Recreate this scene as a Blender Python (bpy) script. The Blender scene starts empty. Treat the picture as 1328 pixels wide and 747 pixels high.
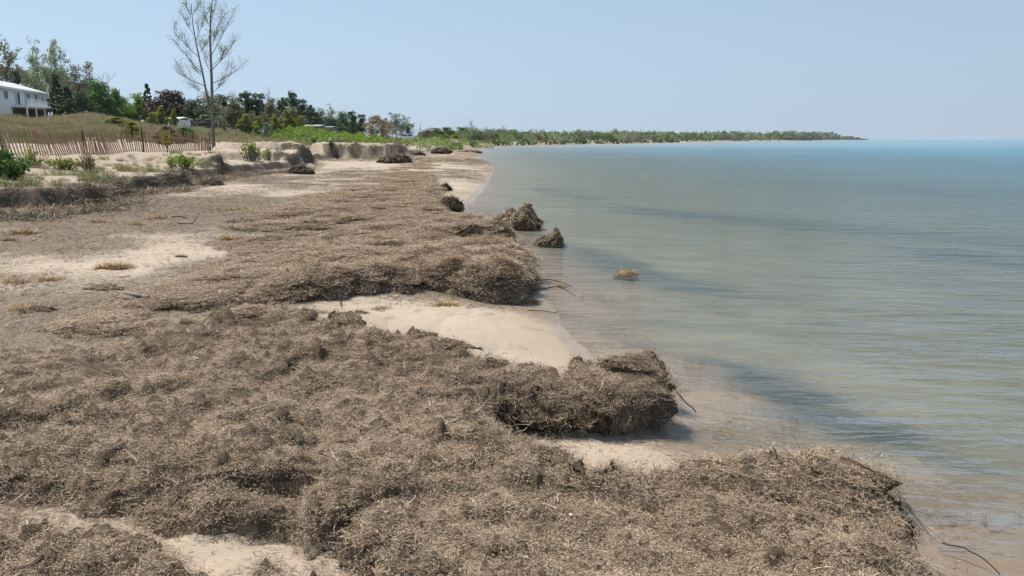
import bpy, math, random
import numpy as np
from mathutils import Vector, Matrix, Euler
R = math.radians
rng = np.random.default_rng(7)
random.seed(7)
sc = bpy.context.scene
COL = sc.collection

# ------------------------------------------------------------------ camera, sky, sun, exposure
F = 1022.0; PITCH = R(10.72); CAMH = 2.0
cam_d = bpy.data.cameras.new('camera'); cam = bpy.data.objects.new('camera', cam_d); COL.objects.link(cam)
cam_d.sensor_width = 36.0; cam_d.lens = 36.0 * F / 1328.0
cam_d.clip_start = 0.05; cam_d.clip_end = 60000
cam.location = (0, 0, CAMH); cam.rotation_euler = (R(90) - PITCH, 0, 0)
sc.camera = cam

SUN_EL, SUN_AZ = 63.0, -58.0        # azimuth measured from +Y, negative = towards -X
wd = bpy.data.worlds.new("World"); sc.world = wd; wd.use_nodes = True
wn = wd.node_tree.nodes; wl = wd.node_tree.links
bgn = wn['Background']; sky = wn.new('ShaderNodeTexSky'); sky.sky_type = 'NISHITA'
sky.sun_disc = False; sky.sun_elevation = R(SUN_EL); sky.sun_rotation = R(SUN_AZ)
sky.altitude = 0; sky.air_density = 1.0; sky.dust_density = 0.35; sky.ozone_density = 3.0
# hazy late-spring air: the clear Nishita sky is veiled by an even milky blue that is paler towards the sun's side
tcn = wn.new('ShaderNodeTexCoord'); spx = wn.new('ShaderNodeSeparateXYZ'); wl.new(tcn.outputs['Generated'], spx.inputs[0])
rmp = wn.new('ShaderNodeValToRGB'); wl.new(spx.outputs['Z'], rmp.inputs[0])
el_ = rmp.color_ramp.elements
for pos_, col_ in [(0.0, (3.7, 4.75, 6.1)), (.10, (3.8, 5.0, 6.35)), (.35, (3.15, 4.4, 6.0)), (1.0, (1.9, 3.0, 5.0))]:
    if pos_ in (0.0, 1.0): e_ = el_[0] if pos_ == 0 else el_[-1]
    else: e_ = el_.new(pos_)
    e_.color = (*[c / 10 for c in col_], 1)
side = wn.new('ShaderNodeMapRange'); wl.new(spx.outputs['X'], side.inputs[0]); side.inputs[1].default_value = -.6; side.inputs[2].default_value = .6; side.inputs[3].default_value = 11.0; side.inputs[4].default_value = 8.7
vm_ = wn.new('ShaderNodeVectorMath'); vm_.operation = 'SCALE'; wl.new(rmp.outputs[0], vm_.inputs[0]); wl.new(side.outputs[0], vm_.inputs['Scale'])
mxw = wn.new('ShaderNodeMix'); mxw.data_type = 'RGBA'; mxw.inputs[0].default_value = .88
wl.new(sky.outputs[0], mxw.inputs[6]); wl.new(vm_.outputs[0], mxw.inputs[7])
wl.new(mxw.outputs[2], bgn.inputs[0]); bgn.inputs[1].default_value = 0.105
sd = bpy.data.lights.new('sun', 'SUN'); sd.energy = 5.0; sd.angle = R(0.53); sd.color = (1, 0.95, 0.88)
sun = bpy.data.objects.new('sun', sd); COL.objects.link(sun)
tosun = Vector((math.sin(R(SUN_AZ)) * math.cos(R(SUN_EL)), math.cos(R(SUN_AZ)) * math.cos(R(SUN_EL)), math.sin(R(SUN_EL))))
sun.rotation_euler = tosun.to_track_quat('Z', 'Y').to_euler(); sun.location = (-30, 20, 60)
sc.view_settings.view_transform = 'Standard'; sc.view_settings.look = 'None'
sc.view_settings.exposure = 0.3; sc.view_settings.gamma = 1.0
sc.cycles.max_bounces = 6; sc.cycles.transparent_max_bounces = 12
sc.cycles.caustics_reflective = False; sc.cycles.caustics_refractive = False
sc.cycles.sample_clamp_indirect = 4.0

# ------------------------------------------------------------------ helpers
cp, sp_ = math.cos(PITCH), math.sin(PITCH)
def ray(px, py):
    u = (px - 664.0) / F; v = -(py - 373.5) / F
    return np.array([u, cp + v * sp_, -sp_ + v * cp])
def P(px, py, z=0.0):            # where the line of sight through that pixel meets height z
    d = ray(px, py); t = (z - CAMH) / d[2]
    return (d[0] * t, d[1] * t)
def PD(px, py, Y):               # point at forward distance Y
    d = ray(px, py); t = Y / d[1]
    return (d[0] * t, Y, CAMH + d[2] * t)
def poly(pts, z): return np.array([P(x, y, z) for x, y in pts])
def sstep(a, b, x):
    t = np.clip((x - a) / (b - a), 0, 1); return t * t * (3 - 2 * t)

def _h(ix, iy, s):
    n = (ix.astype(np.int64) * 374761393 + iy.astype(np.int64) * 668265263 + s * 974634777) & 0xffffffff
    n = ((n ^ (n >> 13)) * 1274126177) & 0xffffffff
    n = (n ^ (n >> 16)) & 0xffff
    return n / 65535.0 * 2 * np.pi
def gnoise(x, y, s=0):
    ix = np.floor(x); iy = np.floor(y); fx = x - ix; fy = y - iy
    ux = fx * fx * fx * (fx * (fx * 6 - 15) + 10); uy = fy * fy * fy * (fy * (fy * 6 - 15) + 10)
    def g(dx, dy):
        a = _h(ix + dx, iy + dy, s); return np.cos(a) * (fx - dx) + np.sin(a) * (fy - dy)
    a = g(0, 0) + ux * (g(1, 0) - g(0, 0)); b = g(0, 1) + ux * (g(1, 1) - g(0, 1))
    return (a + uy * (b - a)) * 1.5
def fbm(x, y, scale, octv=4, s=0, gain=.5):
    v = 0; a = 1.0; f = 1.0 / scale
    for k in range(octv):
        v = v + a * gnoise(x * f + 17.3 * k, y * f - 9.1 * k, s + k); a *= gain; f *= 2.03
    return v
def sdf(pg, x, y):
    """signed distance (positive inside) and unit outward direction"""
    n = len(pg); best = np.full(x.shape, 1e18); ox = np.zeros_like(x); oy = np.zeros_like(x)
    ins = np.zeros(x.shape, bool)
    for i in range(n):
        ax, ay = pg[i]; bx, by = pg[(i + 1) % n]
        ex, ey = bx - ax, by - ay; l2 = ex * ex + ey * ey + 1e-12
        t = np.clip(((x - ax) * ex + (y - ay) * ey) / l2, 0, 1)
        dx = ax + t * ex - x; dy = ay + t * ey - y; d2 = dx * dx + dy * dy
        m = d2 < best; best = np.where(m, d2, best); ox = np.where(m, dx, ox); oy = np.where(m, dy, oy)
        c = ((ay > y) != (by > y)) & (x < (bx - ax) * (y - ay) / ((by - ay) if by != ay else 1e-12) + ax)
        ins ^= c
    d = np.sqrt(best); sg = np.where(ins, 1.0, -1.0)
    k = sg / np.maximum(d, 1e-6)
    return d * sg, ox * k, oy * k

def tag(o, label=None, cat=None, group=None, kind=None):
    if label: o['label'] = label
    if cat: o['category'] = cat
    if group: o['group'] = group
    if kind: o['kind'] = kind
    return o
def empty(name, loc=(0, 0, 0), rz=0):
    o = bpy.data.objects.new(name, None); COL.objects.link(o); o.location = loc; o.rotation_euler = (0, 0, rz)
    o.empty_display_size = .2; return o
def link(name, me, mat=None, parent=None, smooth=False):
    if mat is not None and not me.materials: me.materials.append(mat)
    if smooth: me.polygons.foreach_set('use_smooth', [True] * len(me.polygons))
    o = bpy.data.objects.new(name, me); COL.objects.link(o)
    if parent is not None: o.parent = parent
    return o
def npmesh(name, co, quads, attrs=None, smooth=True):
    me = bpy.data.meshes.new(name); co = np.asarray(co, np.float32); quads = np.asarray(quads, np.int32)
    me.vertices.add(len(co)); me.vertices.foreach_set('co', co.ravel())
    k = quads.shape[1]
    me.loops.add(quads.size); me.loops.foreach_set('vertex_index', quads.ravel())
    me.polygons.add(len(quads)); me.polygons.foreach_set('loop_start', np.arange(0, quads.size, k, dtype=np.int32))
    me.polygons.foreach_set('loop_total', np.full(len(quads), k, np.int32))
    me.polygons.foreach_set('use_smooth', np.full(len(quads), smooth))
    for n, v in (attrs or {}).items():
        a = me.attributes.new(n, 'FLOAT', 'POINT'); a.data.foreach_set('value', np.asarray(v, np.float32))
    me.update(calc_edges=True); return me
class MB:
    def __init__(s): s.v = []; s.f = []
    def box(s, c, d, M=None):
        n = len(s.v)
        for k in range(8):
            p = Vector(((k & 1) - .5, ((k >> 1) & 1) - .5, ((k >> 2) & 1) - .5))
            p = Vector((p.x * d[0], p.y * d[1], p.z * d[2]))
            if M is not None: p = M @ p
            s.v.append((p.x + c[0], p.y + c[1], p.z + c[2]))
        for a in ((0, 2, 3, 1), (4, 5, 7, 6), (0, 1, 5, 4), (2, 6, 7, 3), (0, 4, 6, 2), (1, 3, 7, 5)): s.f.append(tuple(n + i for i in a))
        return s
    def tube(s, pts, rad, n=6, cap=True):
        pts = [Vector(p) for p in pts]
        if not hasattr(rad, '__len__'): rad = [rad] * len(pts)
        base = len(s.v); prev = None
        for i, p in enumerate(pts):
            t = (pts[min(i + 1, len(pts) - 1)] - pts[max(i - 1, 0)]).normalized()
            u = t.cross(Vector((.13, .2, 1)) if abs(t.z) < .9 else Vector((1, .1, 0))).normalized() if prev is None else (prev - t * prev.dot(t)).normalized()
            prev = u; w = t.cross(u)
            for k in range(n):
                a = 2 * math.pi * k / n; q = p + (u * math.cos(a) + w * math.sin(a)) * rad[i]; s.v.append(tuple(q))
        for i in range(len(pts) - 1):
            for k in range(n):
                a = base + i * n + k; b = base + i * n + (k + 1) % n; s.f.append((a, b, b + n, a + n))
        if cap:
            s.f.append(tuple(base + k for k in range(n))[::-1]); s.f.append(tuple(base + (len(pts) - 1) * n + k for k in range(n)))
        return s
    def quad(s, a, b, c, d):
        n = len(s.v); s.v += [tuple(a), tuple(b), tuple(c), tuple(d)]; s.f.append((n, n + 1, n + 2, n + 3)); return s
    def mesh(s, name):
        me = bpy.data.meshes.new(name); me.from_pydata(s.v, [], s.f); me.update(); return me
    def build(s, name, mat, parent=None, smooth=False): return link(name, s.mesh(name), mat, parent, smooth)

# ------------------------------------------------------------------ materials
class N:
    def __init__(s, name):
        s.m = bpy.data.materials.new(name); s.m.use_nodes = True; s.t = s.m.node_tree; s.n = s.t.nodes; s.bs = s.n['Principled BSDF']; s.out = s.n['Material Output']
        s.bs.inputs['Specular IOR Level'].default_value = .3
    def new(s, ty, **k):
        nd = s.n.new('ShaderNode' + ty)
        for a, b in k.items():
            setattr(nd, a, b)
        return nd
    def li(s, a, b): s.t.links.new(a, b)
    def put(s, sock, v):
        if hasattr(v, 'is_output') or isinstance(v, bpy.types.NodeSocket): s.li(v, sock)
        else: sock.default_value = v if not isinstance(v, tuple) or len(v) == len(sock.default_value) else (*v, 1)
    def noise(s, scale, det=4, rough=.6, vec=None, dist=0):
        nd = s.new('TexNoise'); nd.inputs['Scale'].default_value = scale; nd.inputs['Detail'].default_value = det; nd.inputs['Roughness'].default_value = rough; nd.inputs['Distortion'].default_value = dist
        if vec is not None: s.li(vec, nd.inputs['Vector'])
        return nd.outputs['Fac']
    def vor(s, scale, vec=None, feature='F1', out='Distance'):
        nd = s.new('TexVoronoi'); nd.feature = feature; nd.inputs['Scale'].default_value = scale
        if vec is not None: s.li(vec, nd.inputs['Vector'])
        return nd.outputs[out]
    def pos(s): return s.new('NewGeometry').outputs['Position']
    def mapv(s, vec, scale=(1, 1, 1), rot=(0, 0, 0)):
        nd = s.new('Mapping'); s.li(vec, nd.inputs[0]); nd.inputs['Scale'].default_value = scale; nd.inputs['Rotation'].default_value = rot; return nd.outputs[0]
    def ramp(s, fac, stops):
        nd = s.new('ValToRGB'); s.li(fac, nd.inputs[0]); e = nd.color_ramp.elements
        while len(e) < len(stops): e.new(.5)
        for i, (p, c) in enumerate(stops):
            e[i].position = p; e[i].color = (*c, 1) if hasattr(c, '__len__') else (c, c, c, 1)
        return nd.outputs[0]
    def mr(s, v, a, b, c=0., d=1.):
        nd = s.new('MapRange'); s.put(nd.inputs[0], v); nd.inputs[1].default_value = a; nd.inputs[2].default_value = b; nd.inputs[3].default_value = c; nd.inputs[4].default_value = d; return nd.outputs[0]
    def math(s, op, a, b=0.):
        nd = s.new('Math', operation=op); s.put(nd.inputs[0], a); s.put(nd.inputs[1], b); return nd.outputs[0]
    def mix(s, f, a, b, ty='MIX'):
        nd = s.new('Mix', data_type='RGBA', blend_type=ty); s.put(nd.inputs[0], f); s.put(nd.inputs[6], a); s.put(nd.inputs[7], b); return nd.outputs[2]
    def attr(s, n): nd = s.new('Attribute'); nd.attribute_name = n; return nd.outputs['Fac']
    def bump(s, h, st, dist, nrm=None):
        nd = s.new('Bump'); nd.inputs['Strength'].default_value = st; nd.inputs['Distance'].default_value = dist; s.li(h, nd.inputs['Height'])
        if nrm is not None: s.li(nrm, nd.inputs['Normal'])
        return nd.outputs[0]
    def fin(s, col=None, rough=.9, nrm=None):
        if col is not None: s.put(s.bs.inputs['Base Color'], col)
        s.put(s.bs.inputs['Roughness'], rough)
        if nrm is not None: s.li(nrm, s.bs.inputs['Normal'])
        return s.m
def simple(name, col, rough=.7, var=.25, scale=8, bump=0.0):
    m = N(name); p = m.new('TexCoord').outputs['Object']; n1 = m.noise(scale, 5, .6, p)
    c = m.mix(m.mr(n1, .3, .7), tuple(v * (1 - var) for v in col), tuple(min(1, v * (1 + var)) for v in col))
    return m.fin(c, rough, m.bump(n1, .4, bump) if bump else None)

def island_mat(name, stops, rough=.8, trans=0.0, inst=True, tint=None, twarm=(1.1, 1.15, .7)):
    m = N(name); r = m.new('NewGeometry').outputs['Random Per Island']
    if inst:
        r2 = m.new('ObjectInfo').outputs['Random']; r = m.math('FRACT', m.math('ADD', r, m.math('MULTIPLY', r2, 3.7)))
    c = m.ramp(r, stops)
    if tint is not None:
        p = m.pos(); c = m.mix(m.mr(m.noise(tint[0], 3, .6, p), .35, .65), c, tint[1], 'MULTIPLY')
    if trans > 0:
        m.fin(c, rough)
        tr = m.new('BsdfTranslucent'); m.li(m.mix(1.0, c, twarm, 'MULTIPLY'), tr.inputs[0]); mx = m.new('MixShader'); mx.inputs[0].default_value = trans
        m.li(m.bs.outputs[0], mx.inputs[1]); m.li(tr.outputs[0], mx.inputs[2]); m.li(mx.outputs[0], m.out.inputs[0]); return m.m
    return m.fin(c, rough)

# ground material
def ground_mat():
    m = N('beach_sand'); p = m.pos()
    big = m.noise(.6, 4, .6, p); med = m.noise(7, 5, .65, p); fine = m.noise(140, 3, .7, p)
    sand = m.mix(m.mr(big, .35, .65), (.36, .285, .21), (.45, .365, .275))
    sand = m.mix(m.mr(med, .35, .7, 0, .45), sand, (.35, .27, .19))
    sand = m.mix(m.mr(fine, .35, .7, 0, .25), sand, (.25, .19, .14))
    # scattered bits of dry weed, twig and shell
    deb = m.attr('debris')
    wv = m.mapv(p, (1, 1, 1), (0, 0, .4)); bits = m.noise(26, 6, .8, m.mapv(wv, (1, 2.6, 1)), .6)
    bits2 = m.noise(9, 6, .75, m.mapv(wv, (1, 2.2, 1)), .4)
    thr = m.math('ADD', m.math('MULTIPLY', bits, .6), m.math('MULTIPLY', bits2, .4))
    sel = m.mr(m.math('ADD', thr, m.math('MULTIPLY', deb, .26)), .575, .64)
    dcol = m.ramp(m.noise(40, 4, .8, p), [(.3, (.05, .038, .026)), (.5, (.17, .125, .085)), (.72, (.34, .26, .17))])
    col = m.mix(sel, sand, dcol)
    # dune scrub ground
    veg = m.attr('veg'); vn = m.noise(1.3, 7, .75, p)
    vcol = m.ramp(m.noise(.35, 7, .8, p), [(.3, (.19, .155, .10)), (.45, (.31, .25, .17)), (.56, (.19, .20, .10)), (.7, (.42, .35, .25))])
    vcol = m.mix(m.mr(m.noise(3, 6, .8, p), .45, .75, 0, .7), vcol, (.30, .24, .16))
    vm = m.mr(m.math('ADD', m.math('MULTIPLY', vn, .7), m.math('MULTIPLY', veg, .8)), .55, .75)
    col = m.mix(vm, col, vcol)
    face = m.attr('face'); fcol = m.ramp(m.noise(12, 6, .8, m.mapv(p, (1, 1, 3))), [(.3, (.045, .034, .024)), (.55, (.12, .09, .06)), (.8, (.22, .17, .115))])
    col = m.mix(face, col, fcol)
    wet = m.attr('wet'); col = m.mix(m.math('MULTIPLY', wet, .75), col, (.27, .195, .13))
    under = m.attr('under'); col = m.mix(m.math('MULTIPLY', under, .8), col, m.mix(m.mr(m.noise(1.2, 4, .7, m.mapv(p, (.4, 1.4, 1), (0, 0, .3))), .3, .7), (.17, .17, .12), (.29, .27, .195)))
    # submerged weed beds
    weed = m.attr('weed'); wm = m.mr(m.math('ADD', weed, m.math('MULTIPLY', m.math('SUBTRACT', m.noise(1.6, 6, .75, m.mapv(p, (.5, 1.8, 1), (0, 0, .4))), .5), 2.4)), .25, 1.0, 0, .9)
    col = m.mix(wm, col, (.055, .075, .07))
    rough = m.mr(wet, .4, 1.0, .95, .32)
    h = m.math('ADD', m.math('MULTIPLY', med, .5), m.math('ADD', m.math('MULTIPLY', fine, .06), m.math('MULTIPLY', sel, .25)))
    nr = m.bump(h, .7, .03)
    return m.fin(col, rough, nr)
def wrack_mat():
    m = N('dry_seaweed'); p = m.pos()
    a = m.noise(1.1, 5, .65, p); b = m.noise(22, 6, .8, m.mapv(p, (1, 1.8, 1), (0, 0, .7)), .8); c = m.noise(120, 4, .85, m.mapv(p, (1, 2.5, 1), (0, 0, -.6)), 1.0)
    col = m.ramp(c, [(.34, (.035, .024, .015)), (.46, (.20, .14, .088)), (.56, (.38, .275, .18)), (.70, (.56, .42, .285))])
    col = m.mix(m.mr(b, .5, .68, .0, .55), col, (.07, .052, .036))
    col = m.mix(m.mr(a, .5, .72, 0, .35), col, (.22, .13, .075))
    thin = m.attr('thin'); sel = m.mr(m.math('ADD', thin, m.math('MULTIPLY', m.math('SUBTRACT', m.noise(5, 6, .7, p), .5), 1.6)), .45, .75)
    col = m.mix(sel, col, m.mix(m.mr(m.noise(30, 5, .75, p), .4, .62), (.30, .225, .155), (.50, .41, .31)))
    h = m.math('ADD', m.math('MULTIPLY', b, .7), m.math('MULTIPLY', c, .35))
    return m.fin(col, .95, m.bump(h, 1.0, .09))
M = {}
M['ground'] = ground_mat(); M['wrack'] = wrack_mat()
STRAW = [(.0, (.055, .036, .021)), (.22, (.17, .115, .07)), (.5, (.36, .262, .174)), (.8, (.49, .37, .255)), (.95, (.62, .49, .35)), (1, (.76, .65, .49))]
M['straw'] = island_mat('dry_seaweed_strands', STRAW, .75, trans=.18, twarm=(1.0, .86, .66))
DARK = [(.0, (.02, .015, .01)), (.4, (.06, .043, .028)), (.8, (.14, .10, .065)), (1, (.28, .21, .13))]
M['dark_straw'] = island_mat('dark_seaweed_strands', DARK, .8)
M['lumpstraw'] = island_mat('clump_strands', [(0, (.11, .073, .043)), (.35, (.26, .18, .11)), (.7, (.43, .31, .195)), (1, (.60, .46, .30))], .85)
M['gold_straw'] = island_mat('golden_dead_grass', [(.0, (.22, .13, .05)), (.5, (.40, .26, .11)), (1, (.58, .42, .21))], .8)
M['lump'] = simple('clump_core', (.12, .085, .055), .95, .5, 20, .03)
M['bark'] = simple('bark', (.15, .13, .11), .9, .3, 6, .02)
M['pale_bark'] = simple('pale_bark', (.30, .28, .25), .9, .25, 6, .02)
M['twig'] = simple('dark_wet_twig', (.03, .024, .02), .6, .4, 20)
M['driftwood'] = simple('bleached_driftwood', (.45, .40, .33), .85, .25, 20, .004)
M['greywood'] = simple('grey_driftwood', (.20, .175, .15), .85, .3, 20, .004)

# ------------------------------------------------------------------ terrain definition
shore_px = [(1245, 747), (1195, 700), (1150, 664), (1080, 634), (1000, 608), (940, 592), (905, 577), (893, 562), (889, 545), (884, 520), (868, 500), (842, 484), (812, 474), (788, 470), (768, 462), (750, 446), (733, 425), (718, 402), (707, 386), (703, 366), (698, 348), (686, 332), (668, 318), (655, 306), (636, 290), (618, 281), (604, 273), (606, 266), (622, 252), (634, 236), (640, 221), (638, 212), (628, 206), (616, 202.5), (622, 198), (622, 193), (636, 190.4), (660, 189.4), (720, 188), (800, 186.6), (860, 185.4), (960, 183.6), (1050, 182.2), (1112, 181.3)]
shore = [(3.0, -60), (2.6, 0.6)] + [P(x, y, 0) for x, y in shore_px]
tip = shore[-1]
lake = np.array(shore + [(tip[0] + 30, tip[1] + 200), (tip[0] - 2000, 9000), (-3000, 30000), (30000, 30000), (30000, -60)])
foot_px = [(-80, 286), (-30, 277), (0, 272), (60, 272), (100, 266), (140, 263), (158, 256), (166, 246), (200, 244), (238, 239), (248, 231), (288, 227), (330, 221), (372, 218), (402, 215), (408, 208), (440, 205), (520, 203.5), (545, 197), (580, 193.5), (606, 190.5), (630, 188.5), (650, 187.2)]
foot = [P(x, y, .42) for x, y in foot_px]
dune = np.array([(-14, -60), (-14, 10)] + foot + [P(800, 184.6, .5), P(960, 182.9, .5), (tip[0] - 60, tip[1] - 30), (-6000, 4000), (-6000, -60)])
hill_px = [(-200, 140), (0, 145), (60, 150), (100, 147), (130, 142), (160, 147), (200, 154), (260, 158), (300, 160), (350, 167), (400, 171), (460, 176), (520, 182), (560, 185), (664, 185), (1328, 185)]
hill_az = [math.atan2(x - 664, F) for x, y in hill_px]; hill_z = [CAMH + (180 - y) / F * 105 - 1.35 for x, y in hill_px]
MOUNDS = [  # px, Y, half width m, half depth m, top z
    (345, 47.5, 2.9, 3.6, 2.12), (312, 45.5, 2.0, 3.0, 1.85), (380, 47, 1.6, 2.6, 1.75), (252, 36.5, 1.75, 2.2, 1.50), (225, 37.5, 1.6, 2.2, 1.32),
    (432, 69, 1.7, 4, 2.12), (455, 70, 2.0, 4, 1.95), (485, 71, 2.4, 4, 1.75), (512, 72, 1.8, 3.0, 1.65)]
PATCH_SAND = [(290, 655, .36, .2), (320, 705, .42, .26), (230, 738, .25, .15), (400, 700, .35, .35), (140, 640, .4, .15), (60, 735, .45, .25), (20, 655, .2, .12), (100, 640, .25, .12), (340, 615, .25, .12), (350, 700, .3, .3), (40, 620, .3, .15),
              (320, 387, 1.0, .25), (260, 390, .7, .25), (90, 742, .3, .15), (480, 690, .16, .1), (10, 540, .3, .15)]
WEED = [(poly([(885, 470), (960, 484), (1050, 512), (1120, 545), (1195, 580), (1255, 630), (1180, 615), (1080, 590), (1000, 560), (945, 520)], -.2), .5),
        (poly([(690, 318), (760, 330), (850, 352), (930, 372), (1010, 395), (900, 400), (800, 385), (735, 350)], -.3), .45),
        (poly([(1150, 330), (1328, 338), (1400, 355), (1328, 362), (1200, 352)], -.7), .6),
        (poly([(700, 262), (850, 280), (1000, 292), (1328, 300), (1500, 312), (1328, 325), (1000, 312), (820, 300)], -.7), .35),
        (poly([(1100, 235), (1500, 240), (1500, 262), (1150, 255)], -1.2), .5),
        (poly([(860, 545), (950, 575), (1050, 600), (1150, 625), (1230, 690), (1180, 690), (1090, 620), (960, 590)], -.05), .2)]

def terrain(x, y):
    r = np.hypot(x, y); az = np.arctan2(x, y)
    ds = -sdf(lake, x, y)[0]
    ds = ds + .06 * gnoise(x * 1.7, y * 1.7, 5) * np.minimum(1, r / 6) * (np.abs(ds) < 8)
    inl = .05 + .33 * (1 - np.exp(-np.maximum(ds, 0) / 3.2)) + .12 * sstep(10, 60, ds) - .05 * np.exp(-np.maximum(ds, 0) / .3)
    off = -np.minimum(.075 * np.abs(np.minimum(ds, 0)) ** .85, 1.6 + .004 * np.abs(ds)); off = np.maximum(off, -5)
    z = np.where(ds > 0, inl, off)
    z = z + (.03 * fbm(x, y, 1.6, 3, 11) + .012 * fbm(x, y, .35, 2, 14)) * sstep(-.4, 1.2, ds)
    z = z + .012 * fbm(x, y * 1.6, .9, 2, 12) * (ds < 0) * sstep(0, 1, -ds)
    dd, _, _ = sdf(dune, x, y)
    wob = .5 * fbm(x, y, 3.2, 2, 21) + .22 * fbm(x, y, .9, 2, 24) * (r < 60); dn = dd + np.where(r < 110, wob, 0)
    edge = sstep(0, .20 + .005 * r, dn)
    lift = edge * (.42 + .14 * fbm(x, y, 2.3, 2, 23)) + sstep(.3, 9, dn) * .42
    z = z + np.where(dd > -3, lift, 0)
    hz = np.interp(az, hill_az, hill_z); up = sstep(48, 104, r)
    z = z + np.where(dd > 0, np.maximum(hz - 1.3, 0) * up * sstep(0, 14, dn), 0)
    z = z + np.where(dd > 4, .22 * fbm(x, y, 7, 4, 31) * sstep(35, 70, r) * np.minimum(1, 600 / r), 0)
    far = sstep(120, 420, r) * sstep(8, 60, ds) * 1.6 * (ds > 0); z = z + np.where(az > -.1, far, 0)
    z = z - .022 * sstep(.15, .6, fbm(x, y, .28, 2, 191)) * (ds > .8) * (1 - sstep(15, 30, r)) * (dn < 0)
    mface = np.zeros_like(x)
    for (mx, Y, wx, wy, tz) in MOUNDS:
        cx = (mx - 664) / F * Y * 1.0; k = (np.abs(x - cx) < 6) & (np.abs(y - Y) < 9)
        if not k.any(): continue
        xx, yy = x[k], y[k]
        q = ((xx - cx) / wx) ** 2 + ((yy - Y) / wy) ** 2; q = np.sqrt(q) + .22 * fbm(xx, yy, 1.3, 4, 41)
        rg_ = 1 - np.abs(fbm(xx, yy, .9, 3, 46)); h = (tz - .12 - z[k]) * (.55 * (1 - sstep(.62, 1.0, q)) + .45 * np.clip(1 - q, 0, 1) ** .8) + (.16 * fbm(xx, yy, 1.1, 4, 44, .6) + .08 * (rg_ - .7)) * (q < 1)
        zn = z[k] + np.maximum(h * 1.15, 0) * (q < 1.05); cap = tz - .06 + .16 * fbm(xx, yy, 1.5, 3, 48); z[k] = np.where(zn > cap, cap + (zn - cap) * .25, zn)
    return z, ds, dn, r

# ------------------------------------------------------------------ ground sheet
def fan(azs, rs):
    A, Rr = np.meshgrid(azs, rs); x = Rr * np.sin(A); y = Rr * np.cos(A)
    nr, na = A.shape; idx = np.arange(nr * na).reshape(nr, na)
    q = np.stack([idx[:-1, :-1], idx[:-1, 1:], idx[1:, 1:], idx[1:, :-1]], -1).reshape(-1, 4)
    return x.ravel(), y.ravel(), q, (nr, na)
azg = np.concatenate([np.radians(np.arange(-100, -38, 1.5)), np.radians(np.arange(-38, 0, .16)), np.radians(np.arange(0, 37, .3)), np.radians(np.arange(37, 100, 2.0))])
rg = np.concatenate([np.exp(np.arange(math.log(.3), math.log(8), .02)), np.exp(np.arange(math.log(8), math.log(60), .0036)), np.exp(np.arange(math.log(60), math.log(80), .0075)), np.exp(np.arange(math.log(80), math.log(3200), .03))])
gx, gy, gq, gs = fan(azg, rg)
gz, gds, gdn, gr = terrain(gx, gy)
G2 = gz.reshape(gs); X2 = gx.reshape(gs); Y2 = gy.reshape(gs)
dzr = np.abs(np.gradient(G2, axis=0)) / (np.hypot(np.gradient(X2, axis=0), np.gradient(Y2, axis=0)) + 1e-9)
dza = np.abs(np.gradient(G2, axis=1)) / (np.hypot(np.gradient(X2, axis=1), np.gradient(Y2, axis=1)) + 1e-9)
slope = np.hypot(dzr, dza).ravel()
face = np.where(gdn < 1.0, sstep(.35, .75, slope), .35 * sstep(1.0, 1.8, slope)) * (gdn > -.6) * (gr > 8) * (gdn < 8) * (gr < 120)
veg = sstep(4, 22, gdn) * sstep(58, 74, gr) * 1.0
veg = np.where((gr > 140) & (gdn > 2), 1, veg); veg = np.where((gr > 235) & (gds > 2), 1, veg); azv = np.arctan2(gx, gy)
veg = veg + .35 * sstep(.3, 3, gdn) * (gr > 14) * (gr < 34)
deb = .55 + .5 * fbm(gx, gy, 2.2, 3, 51)
for (px, py, a, s_) in [(100, 335, -.15, 2.2), (40, 370, -.15, 1.5), (160, 330, -.15, 1.8), (620, 235, -.9, 3), (590, 250, -.7, 3), (560, 400, -.9, .8), (640, 420, -1.2, .9), (700, 440, -1.2, .9), (480, 395, -.5, .6), (800, 575, -1.2, .5), (300, 690, -.45, .6), (240, 735, -.4, .5), (60, 283, .7, 3), (150, 275, .7, 3), (200, 262, .5, 3), (340, 250, -.45, 3.5), (430, 215, -.6, 8), (500, 215, -.5, 8)]:
    cx, cy = P(px, py, .3); deb = deb + a * np.exp(-((gx - cx) ** 2 + (gy - cy) ** 2) / s_ ** 2)
deb = deb * np.where(gdn > .3, .35, 1)
wn1 = gds + .10 * fbm(gx, gy, .9, 2, 61); wet = np.maximum(.6 * (1 - sstep(.15, 1.1, wn1)), 1 - sstep(.20, .30, wn1)); wet = np.where(gds < 0, np.maximum(.8, 1 - sstep(.0, 3, -gds) * .2), wet)
weed = np.zeros_like(gx); k = (gds < .5) & (gr < 90)
for pg, st in WEED:
    d = sdf(pg, gx[k], gy[k])[0]; w = .12 * gr[k]
    weed[k] = np.maximum(weed[k], st * sstep(-.5, .6, d / w) * 2.3)
weed = weed + np.where(gds < -2, .55 * fbm(gx * .6 + gy * .1, gy * 1.3, 7, 3, 71), 0)
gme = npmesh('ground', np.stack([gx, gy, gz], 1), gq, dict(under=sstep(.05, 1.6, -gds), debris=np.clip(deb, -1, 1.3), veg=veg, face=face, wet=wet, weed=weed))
g = link('ground', gme, M['ground']); tag(g, 'pale beach sand rising to grassy dunes and running under the lake', None, None, 'structure')

def ground_z(x, y):
    z, ds, dn, r = terrain(np.array([float(x)]), np.array([float(y)])); return float(z[0])

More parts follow.
